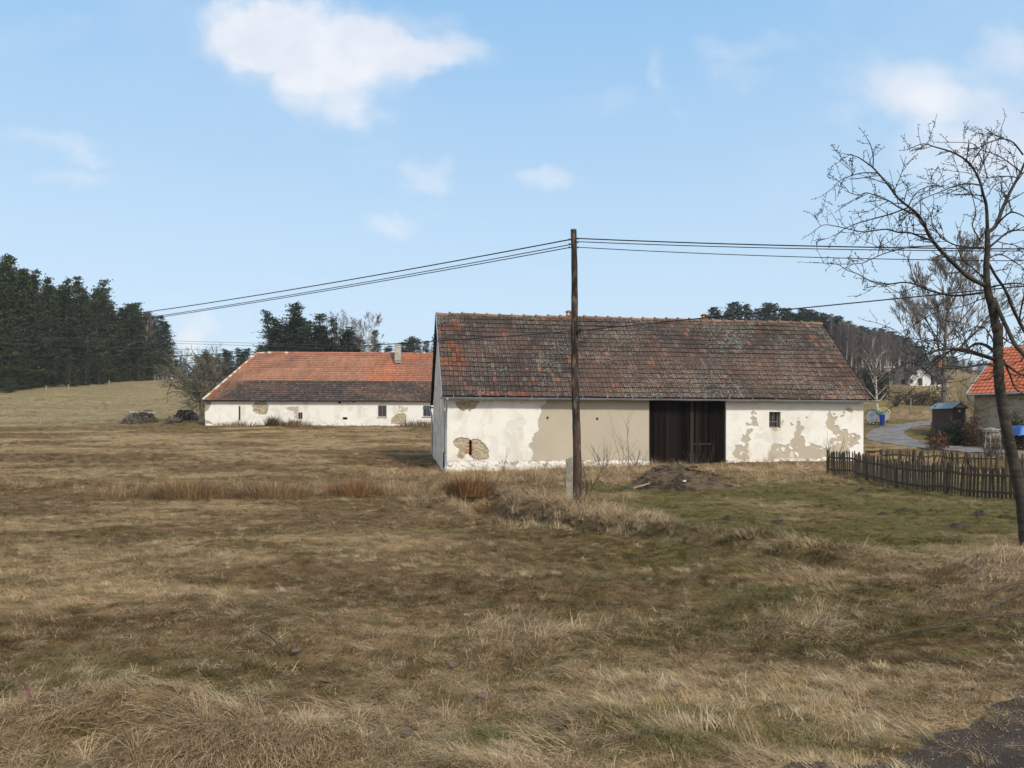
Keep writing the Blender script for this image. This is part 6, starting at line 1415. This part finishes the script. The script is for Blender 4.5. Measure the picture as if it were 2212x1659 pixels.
# ------------------------------------------------------------------ stone building at right
W3 = Wall(P(2104,900,57).x, 57., math.cos(R(-54)), math.sin(R(-54)), 13.); sb = thing("stone_barn", "rubble stone building with bright orange tiled roof at the right edge", "stone building", tuple(W3.pt(0, 1.5)))
E3 = Vector((W3.ex, W3.ey, 0)); N3 = Vector((-W3.ey, W3.ex, 0)); ez3 = EYE-(851-HZ)*K*57
def w3(a, n, z): return Vector(W3.pt(a, z))+N3*n
plaster_wall("front_wall", W3, .8, ez3, .05, [], [('stone', [(-1,-1),(14,-1),(14,9),(-1,9)]), ('beigebits', [(1,1.5),(6,1.5),(6,4),(1,4)]), ('brick', [(3.4,2.3),(12,2.3),(12,3.1),(3.4,3.1)]), ('beigebits', [(4,1.5),(13,1.5),(13,4),(4,4)])], sb, plaster, seed=80, tint=.62)
mb = MB(); mb.add([w3(.02,.02,.8), w3(.02,10,.8), w3(.02,10,ez3), w3(.02,5,ez3+3.4), w3(.02,.02,ez3)], [(4,3,2,1,0)]); mb.add([w3(13,0,.8), w3(13,10,.8), w3(13,10,ez3), w3(13,5,ez3+3.4), w3(13,0,ez3)], [(0,1,2,3,4)]); mb.add([w3(0,10,.8), w3(13,10,.8), w3(13,10,ez3), w3(0,10,ez3)], [(0,1,2,3)])
mesh_obj("side_wall", mb, M("rubble", (.20,.165,.12), (.32,.27,.20), 2.5, .95, bump=.8, bscale=5), sb)
ra0 = w3(-.35,-.4,ez3-.02); ra1 = w3(13.3,-.4,ez3-.02); rr0 = w3(-.35, 5, EYE-(752-HZ)*K*60.2); rr1 = w3(13.3,5,rr0.z)
mb = MB(); tile_slope(mb, ra0, ra1, rr0, rr1, 14, .30, lambda u_, v_, rg: np.array((.44,.125,.055))*rg.uniform(.85,1.15), 1, .05, 31, .05, .01)
mesh_obj("roof", mb, M("new_orange_tiles", 1, attr='col', rough=.75, c3=(.25,.09,.05), s3=2, f3=.3), sb)
mb = MB(); dn = Vector((0,0,-.06)); rb0 = w3(-.35,10.4,ez3-.02); rb1 = w3(13.3,10.4,ez3-.02); mb.add([ra0+dn, ra1+dn, rr1+dn, rr0+dn, rb0+dn, rb1+dn], [(0,1,2,3),(3,2,5,4),(0,3,4),(1,5,2)]); mesh_obj("roof_boarding", mb, under, sb)
mb = MB(); mb.tube([ra0+Vector((-.1,-.08,-.06)), ra1+Vector((0,-.08,-.06))], .06, 8); mb.tube([ra0+Vector((.02,-.06,-.06)), ra0+Vector((.25,.2,-.35)), w3(0.0,-.1,ez3-.6)], .045, 7); mesh_obj("gutter", mb, zinc, sb)
mb = MB(); mb.bar(ra0+Vector((0,0,.03)), rr0+Vector((0,0,.03)), .1, .06); mesh_obj("verge_flashing", mb, zinc, sb)
mb = MB()
for k in range(9): p = w3(4.2+k*.62,-.0,ez3-.45); mb.box(p, (.16,.10,.12), E3, N3)
mesh_obj("beam_socket", mb, dark_in, sb)
# rubble heap in front
stone_m = M("field_stone", (.27,.24,.19), (.17,.155,.12), 3, .95, bump=.5, bscale=8); rg_ = random.Random(6)
for i in range(26):
    x = rg_.uniform(2088, 2150); Y = rg_.uniform(52.5, 54.5); g_ = at(x, Y); s_ = rg_.uniform(.22,.5); mb = MB(); n_ = 8
    for j in range(5):
        e_ = -math.pi/2+math.pi*j/4
        for k in range(n_): a = 6.283*k/n_; q_ = s_*(1+.22*math.sin(a*2+i)+rg_.uniform(-.1,.1)); mb.v.append(tuple(g_+Vector((q_*math.cos(a)*math.cos(e_)*1.2, q_*math.sin(a)*math.cos(e_), s_*.5+s_*.6*math.sin(e_)+(i % 3)*.22))))
    mb.f = [(j*n_+k, j*n_+(k+1)%n_, (j+1)*n_+(k+1)%n_, (j+1)*n_+k) for j in range(4) for k in range(n_)]+[tuple(range(n_))[::-1], tuple(4*n_+k for k in range(n_))]
    solo("field_stone", mb, stone_m, "grey rubble stone in the heap between shed and stone building", "stone", "rubble stones by the stone building", base=tuple(g_))
# braced iron post
c_ = at(2011, 48.5); mb = MB(); rust = M("rusty_iron", (.115,.05,.035), (.06,.03,.025), 8, .9); mb.tube([c_+Vector((-.03,0,-.1)), c_+Vector((.04,0,1.55))], .035, 7); ip_ = thing("iron_post", "rusty braced iron garden post at the lane's inner bend", "post", tuple(c_)); mesh_obj("upright", mb, rust, ip_)
mb = MB(); mb.tube([c_+Vector((.03,-.02,1.35)), c_+Vector((.42,0,.15))], .025, 6); mesh_obj("brace", mb, rust, ip_)
wm = MB(); c2 = at(2034, 48.5)
for k in range(13): z_ = .1+k*.11; wm.tube([c_+Vector((0,0,z_)), c2+Vector((0,0,z_))], .004, 3, cap=False)
for k in range(12): q_ = c_.lerp(c2, k/11); wm.tube([q_+Vector((0,0,.05)), q_+Vector((0,0,1.42))], .004, 3, cap=False)
mesh_obj("wire_mesh", wm, steel, ip_)
# white garden table
tY = 47.; tg = at(2145, tY); tbl = thing("garden_table", "white garden table beside the leaning tree trunk", "table", tuple(tg)); tz = EYE-(927-HZ)*K*tY
mb = MB(); mb.tube([Vector((tg.x,tY,tz-.03)), Vector((tg.x,tY,tz))], .55, 28); mesh_obj("tabletop", mb, snow, tbl)
for a, b_ in ((-.25,-.2),(.25,-.2),(-.25,.2),(.25,.2)): mb = MB(); mb.tube([Vector((tg.x+a,tY+b_,tz-.03)), Vector((tg.x+a*1.3,tY+b_*1.3,h1(tg.x+a,tY+b_)))], .03, 6); mesh_obj("leg", mb, snow, tbl)
uY = 46.; ug = at(2222, uY); ub = thing("covered_garden_table", "table under a bright blue tarpaulin at the right edge", "table", tuple(ug)); mb = MB(); n_ = 20; uz = EYE-(920-HZ)*K*uY
for j in range(n_+1):
    for i in range(n_+1):
        a = (i/n_-.5)*2; b_ = (j/n_-.5)*2; m_ = max(abs(a), abs(b_)); dz = -.05*math.sin(a*4)*.4-(.55*max(0, m_-.72)/.28+.08*math.sin(a*9+b_*7)*max(0, m_-.6)); mb.v.append((ug.x+a*1.0-.05, uY+b_*.8, uz+dz))
mb.f = [(j*(n_+1)+i, j*(n_+1)+i+1, (j+1)*(n_+1)+i+1, (j+1)*(n_+1)+i) for j in range(n_) for i in range(n_)]; mesh_obj("tarpaulin", mb, M("blue_tarp", (.03,.11,.36), (.05,.16,.42), 4, .5), ub, smooth=True)
for a, b_ in ((-.6,-.4),(.6,-.4),(-.6,.4),(.6,.4)): mb = MB(); mb.tube([Vector((ug.x+a,uY+b_,uz-.1)), Vector((ug.x+a,uY+b_,h1(ug.x+a,uY+b_)-.05))], .03, 6); mesh_obj("leg", mb, steel, ub)
# board shelf on brick at the barn corner
q_ = wq(BL_+.35, -.2, 0); gz_ = h1(q_.x, q_.y); bn = thing("low_bench", "small dark board on bricks at the barn's right corner", "bench", (q_.x, q_.y, gz_)); mb = MB(); mb.box(Vector((q_.x+.1,q_.y,gz_+.48)), (.75,.35,.06), E, NB); mesh_obj("board", mb, old_wood, bn)
mb = MB(); mb.box(Vector((q_.x-.05,q_.y,gz_+.22)), (.30,.25,.45), E, NB); mesh_obj("brick_base", mb, clay, bn)

# ------------------------------------------------------------------ distant white house
hY = 150.; hg = at(1990, hY); dh = thing("white_house", "distant white house with steep dark brown roofs beyond the meadow", "house", tuple(hg)); brn = M("brown_roof", (.070,.050,.044), (.05,.036,.032), 2, .85); wh_m = M("white_wall", (.70,.68,.66), (.60,.58,.56), 1, .9)
def HP(x, y, dy=0): return P(x, y, hY+dy)
hz0 = hg.z-1.; ex0, ex1_ = HP(1944,0).x, HP(2048,0).x; ze = HP(0, 818).z; zr_ = HP(0, 790).z
mb = MB(); b4 = [(ex0,hY),(ex1_,hY),(ex1_,hY+8),(ex0,hY+8)]; mb.add([(a,b_,hz0) for a,b_ in b4]+[(a,b_,ze) for a,b_ in b4]+[(ex0,hY+4,zr_-.2),(ex1_,hY+4,zr_-.2)], [(0,1,5,4),(1,2,6,9,5),(2,3,7,6),(3,0,4,8,7)]); mesh_obj("wall", mb, wh_m, dh)
mb = MB(); A_ = Vector((ex0-1.4,hY-.9,ze-.3)); B_ = Vector((ex1_+.6,hY-.9,ze-.3)); C_ = Vector((ex1_+.6,hY+4,zr_)); D_ = Vector((ex0+.8,hY+4,zr_)); E_ = Vector((ex0-1.4,hY+8.9,ze-.3)); F_ = Vector((ex1_+.6,hY+8.9,ze-.3)); t_ = Vector((0,0,.2))
mb.add([A_,B_,C_,D_,E_,F_]+[p+t_ for p in (A_,B_,C_,D_,E_,F_)], [(6,7,8,9),(9,8,11,10),(6,9,10),(0,1,7,6),(3,2,1,0),(4,5,2,3),(7,1,2,8),(8,2,5,11)]); rf = mesh_obj("roof", mb, brn, dh)
mb = MB(); gx0, gx1, gxm = HP(1957,0).x, HP(2001,0).x, HP(1979,0).x; gt_ = HP(0,796).z; gb_ = HP(0,814).z
mb.add([(gx0,hY-1.6,hz0),(gx1,hY-1.6,hz0),(gx1,hY-1.6,gb_),(gxm,hY-1.6,gt_),(gx0,hY-1.6,gb_),(gx0,hY+2,hz0),(gx1,hY+2,hz0),(gx1,hY+2,gb_),(gxm,hY+2,gt_),(gx0,hY+2,gb_)], [(0,1,2,3,4),(1,6,7,2),(5,0,4,9)]); mesh_obj("gable", mb, wh_m, dh)
mb = MB()
for a, b_ in ((Vector((gx0-.7,hY-2.1,gb_-.6)), Vector((gxm,hY-2.1,gt_+.15))), (Vector((gxm,hY-2.1,gt_+.15)), Vector((gx1+.7,hY-2.1,gb_-.6)))):
    f_ = Vector((0,6,0)); n_ = Vector((0,0,.22)); mb.add([a,b_,b_+f_,a+f_,a+n_,b_+n_,b_+f_+n_,a+f_+n_], [(3,2,1,0),(4,5,6,7),(0,1,5,4),(1,2,6,5),(2,3,7,6),(3,0,4,7)])
mesh_obj("gable_roof", mb, brn, dh)
mb = MB(); mb.box(HP(2030,786,3.9)-Vector((0,0,.2)), (.9,.9,2.0)); mesh_obj("chimney", mb, clay, rf)
for x, y, w_, hh in ((1978,807,.6,.6),(1968,823,.6,.7),(1988,825,.7,1.2),(2012,825,.7,.8),(2030,825,.7,.8),(1951,825,.6,.7)):
    yy_ = hY-1.68 if 1957 < x < 2001 else hY-.06; p = HP(x, y, yy_-hY); fr2 = MB(); fr2.box(p+Vector((0,.04,0)), (w_+.2,.04,hh+.2)); fo = mesh_obj("window", fr2, M("window_frame_pale", (.35,.3,.27)) if "window_frame_pale" not in D.materials else D.materials["window_frame_pale"], dh); mb = MB(); mb.box(p-Vector((0,.0,0)), (w_,.04,hh)); mesh_obj("pane", mb, glass_m, fo)
# birch and spruce by the lane, concrete mast
bt, bf = bare_tree(41, 6.5, .14, 3, .28, limbs=12, limb_len=.5, minr=.012, nb=(3,5), spread=.5, up=.1, el=.7)
r_ = tree_thing("birch_tree", "white barked birch with crooked branches behind the waste containers", "birch tree", at(1897, 82, -.1), bt, bf, birch_bark, birch_twig); r_.scale = (1,1,1.05)
cg = at(1921, 112); mb = MB(); mb.tube([cg-Vector((0,0,.3)), Vector((cg.x, cg.y, EYE-(794-HZ)*K*112))], [.17,.10], 8); ms = thing("concrete_mast", "slim grey concrete power mast left of the white house", "utility pole", tuple(cg)); mesh_obj("shaft", mb, conc, ms)
tz = EYE-(796-HZ)*K*112; mb = MB(); mb.box((cg.x, cg.y, tz), (1.5,.1,.1)); 
mesh_obj("crossarm", mb, steel, ms)
for dx in (-.65,0,.65): mb = MB(); mb.tube([(cg.x+dx,cg.y,tz+.05),(cg.x+dx,cg.y,tz+.32)], .07, 8); mesh_obj("insulator", mb, snow, ms)
for i, (x, y0_, y1_) in enumerate(((1967,874,850),(2005,849,838),(1950,853,843),(2078,880,868))):
    Yp = (88,112,112,80)[i]; g_ = at(x, Yp, -.1); mb = MB(); mb.tube([g_, g_+Vector((.02,0,(1.9,1.3,1.3,1.6)[i]))], .06, 6); solo("meadow_post", mb, pw, ("tall thin post in the dry meadow right of the bins","short pasture post before the white house","short pasture post near the mast","thin post behind the brown shed")[i], "post", base=tuple(g_))
# grey far trees on the right skyline and behind the stone building
for i in range(16):
    x_ = 2050+i*16; Y = rg.uniform(170, 210); g_ = at(x_, Y, -.3); r_ = dup(sr[rg.choice([0,1,2])], g_, rg.random()*6, 1, "hazy bare tree on the skyline left of the orange roof", "bare trees on the right skyline"); yt2 = 775+rg.uniform(0,16); r_.scale = (1.3,1.3,max(.4,(EYE-(yt2-HZ)*K*Y-g_.z)/12))

# ------------------------------------------------------------------ foreground bits
mb = MB(); pts = [P(-30,1408,5.0), P(8,1432,4.9), P(38,1462,4.8), P(60,1490,4.7), P(74,1520,4.6)]; pts[-1].z = h1(pts[-1].x, pts[-1].y); sp2_ = smooth3(pts, 5); mb.tube(sp2_, list(np.linspace(.004,.0075,len(sp2_))), 7)
for k in range(2, len(sp2_)-1, 2): mb.tube([sp2_[k], sp2_[k]+Vector((rg.uniform(-.01,.01),-.004,rg.uniform(-.012,.014)))], [.003,.0006], 4)
solo("bramble_stem", mb, M("bramble_red", (.17,.055,.05), (.10,.04,.03), 9, .6), "arching reddish thorny bramble stem at the lower left", "bramble", base=tuple(pts[-1]), smooth=True)
leafm = M("dead_leaf", (.17,.115,.085), (.10,.07,.055), 12, .9)
rgl = random.Random(31); ln_ = 0
for (x, y) in [(520,1480),(575,1530),(330,1560),(700,1490),(760,1560),(1218,1586),(1226,1500),(880,1600),(1050,1520),(430,1600),(640,1420),(1350,1560),(300,1470),(980,1450),(1460,1500)]:
    g_ = Gp(x, y, 2.8, 40); mb = MB(); s_ = rgl.uniform(.03,.055); a = rgl.random()*6.28; ux = Vector((math.cos(a), math.sin(a), rgl.uniform(-.2,.2))); uy = Vector((-math.sin(a), math.cos(a), rgl.uniform(.0,.6))).normalized(); o_ = g_+Vector((0,0,.045)); prof = [(-1,0),(-.5,.5),(.2,.55),(1,.0),(.2,-.55),(-.5,-.5)]
    vs = [o_]+[o_+ux*px*s_+uy*py*s_+Vector((0,0,.012*abs(py)+.01*px*px)) for px, py in prof]; mb.add(vs, [(0,1+k,1+(k+1)%6) for k in range(6)]); 
    labs_ = "curled brown dead leaf lying in the foreground grass"; solo("dead_leaf", mb, leafm, labs_, "leaf", "dead leaves in the foreground grass", base=tuple(g_))
# loose gravel on the road shoulder: uncountable
mb = MB()
for i in range(2600):
    s = rgl.uniform(-1, 9); wv_ = rgl.gauss(.25,.45)
    p = ea+ed*s+en*wv_; g_ = Vector((p.x, p.y, h1(p.x, p.y)+.02)) if wv_ < .15 else Vector((p.x, p.y, h1(p.x,p.y)*(1-min(1,wv_/.8))+.04)); r_ = rgl.uniform(.002,.007)
    mb.add([g_+Vector((rgl.uniform(.6,1)*r_*a, rgl.uniform(.6,1)*r_*b_, r_*c__)) for a, b_, c__ in ((1,0,0),(-1,0,0),(0,1,0),(0,-1,0),(0,0,.8),(0,0,-.8))], [(0,2,4),(2,1,4),(1,3,4),(3,0,4),(2,0,5),(1,2,5),(3,1,5),(0,3,5)])
tag(mesh_obj("gravel", mb, M("grit", (.34,.31,.27), (.20,.18,.16), 60)), "pale grit scattered along the road shoulder", "gravel", kind='stuff')
for k, (x0, y0, x1, y1) in enumerate(((1940,1382,2212,1345),(1880,1398,2100,1372),(2010,1290,2120,1200),(2120,1345,2230,1290),(560,1376,612,1430),(2130,1300,2215,1278))):
    a = Gp(x0, y0, 3, 30)+Vector((0,0,.05)); b_ = Gp(x1, y1, 3, 30)+Vector((0,0,.08)); mb = MB(); m_ = a.lerp(b_, .5)+Vector((0,0,.03)); mb.tube(smooth3([a, m_, b_], 5), .006, 5)
    solo("fallen_twig", mb, twig_m, ("long dry twig lying before the straw mound at right","thinner dry twig just left of the long one","dark twig sticking up from the straw mound","twig leaning on the mound below the tree","short bent stick standing in the grass at lower left","thin twig at the foot of the fruit tree")[k], "twig", base=tuple(a))

# ------------------------------------------------------------------ haze
mb = MB(); mb.box((0, 320, 37), (1120, 800, 82)); hz_ = mesh_obj("haze", mb); tag(hz_, kind='stuff')
hm = D.materials.new("thin_air"); hm.use_nodes = True; t = NT(hm.node_tree); t.n.clear(); pv = t.new('ShaderNodeVolumePrincipled'); ou = t.new('ShaderNodeOutputMaterial'); t.l.new(pv.outputs[0], ou.inputs['Volume'])
pv.inputs['Color'].default_value = (.90,.94,1,1); pv.inputs['Density'].default_value = .00022; hz_.data.materials.append(hm)
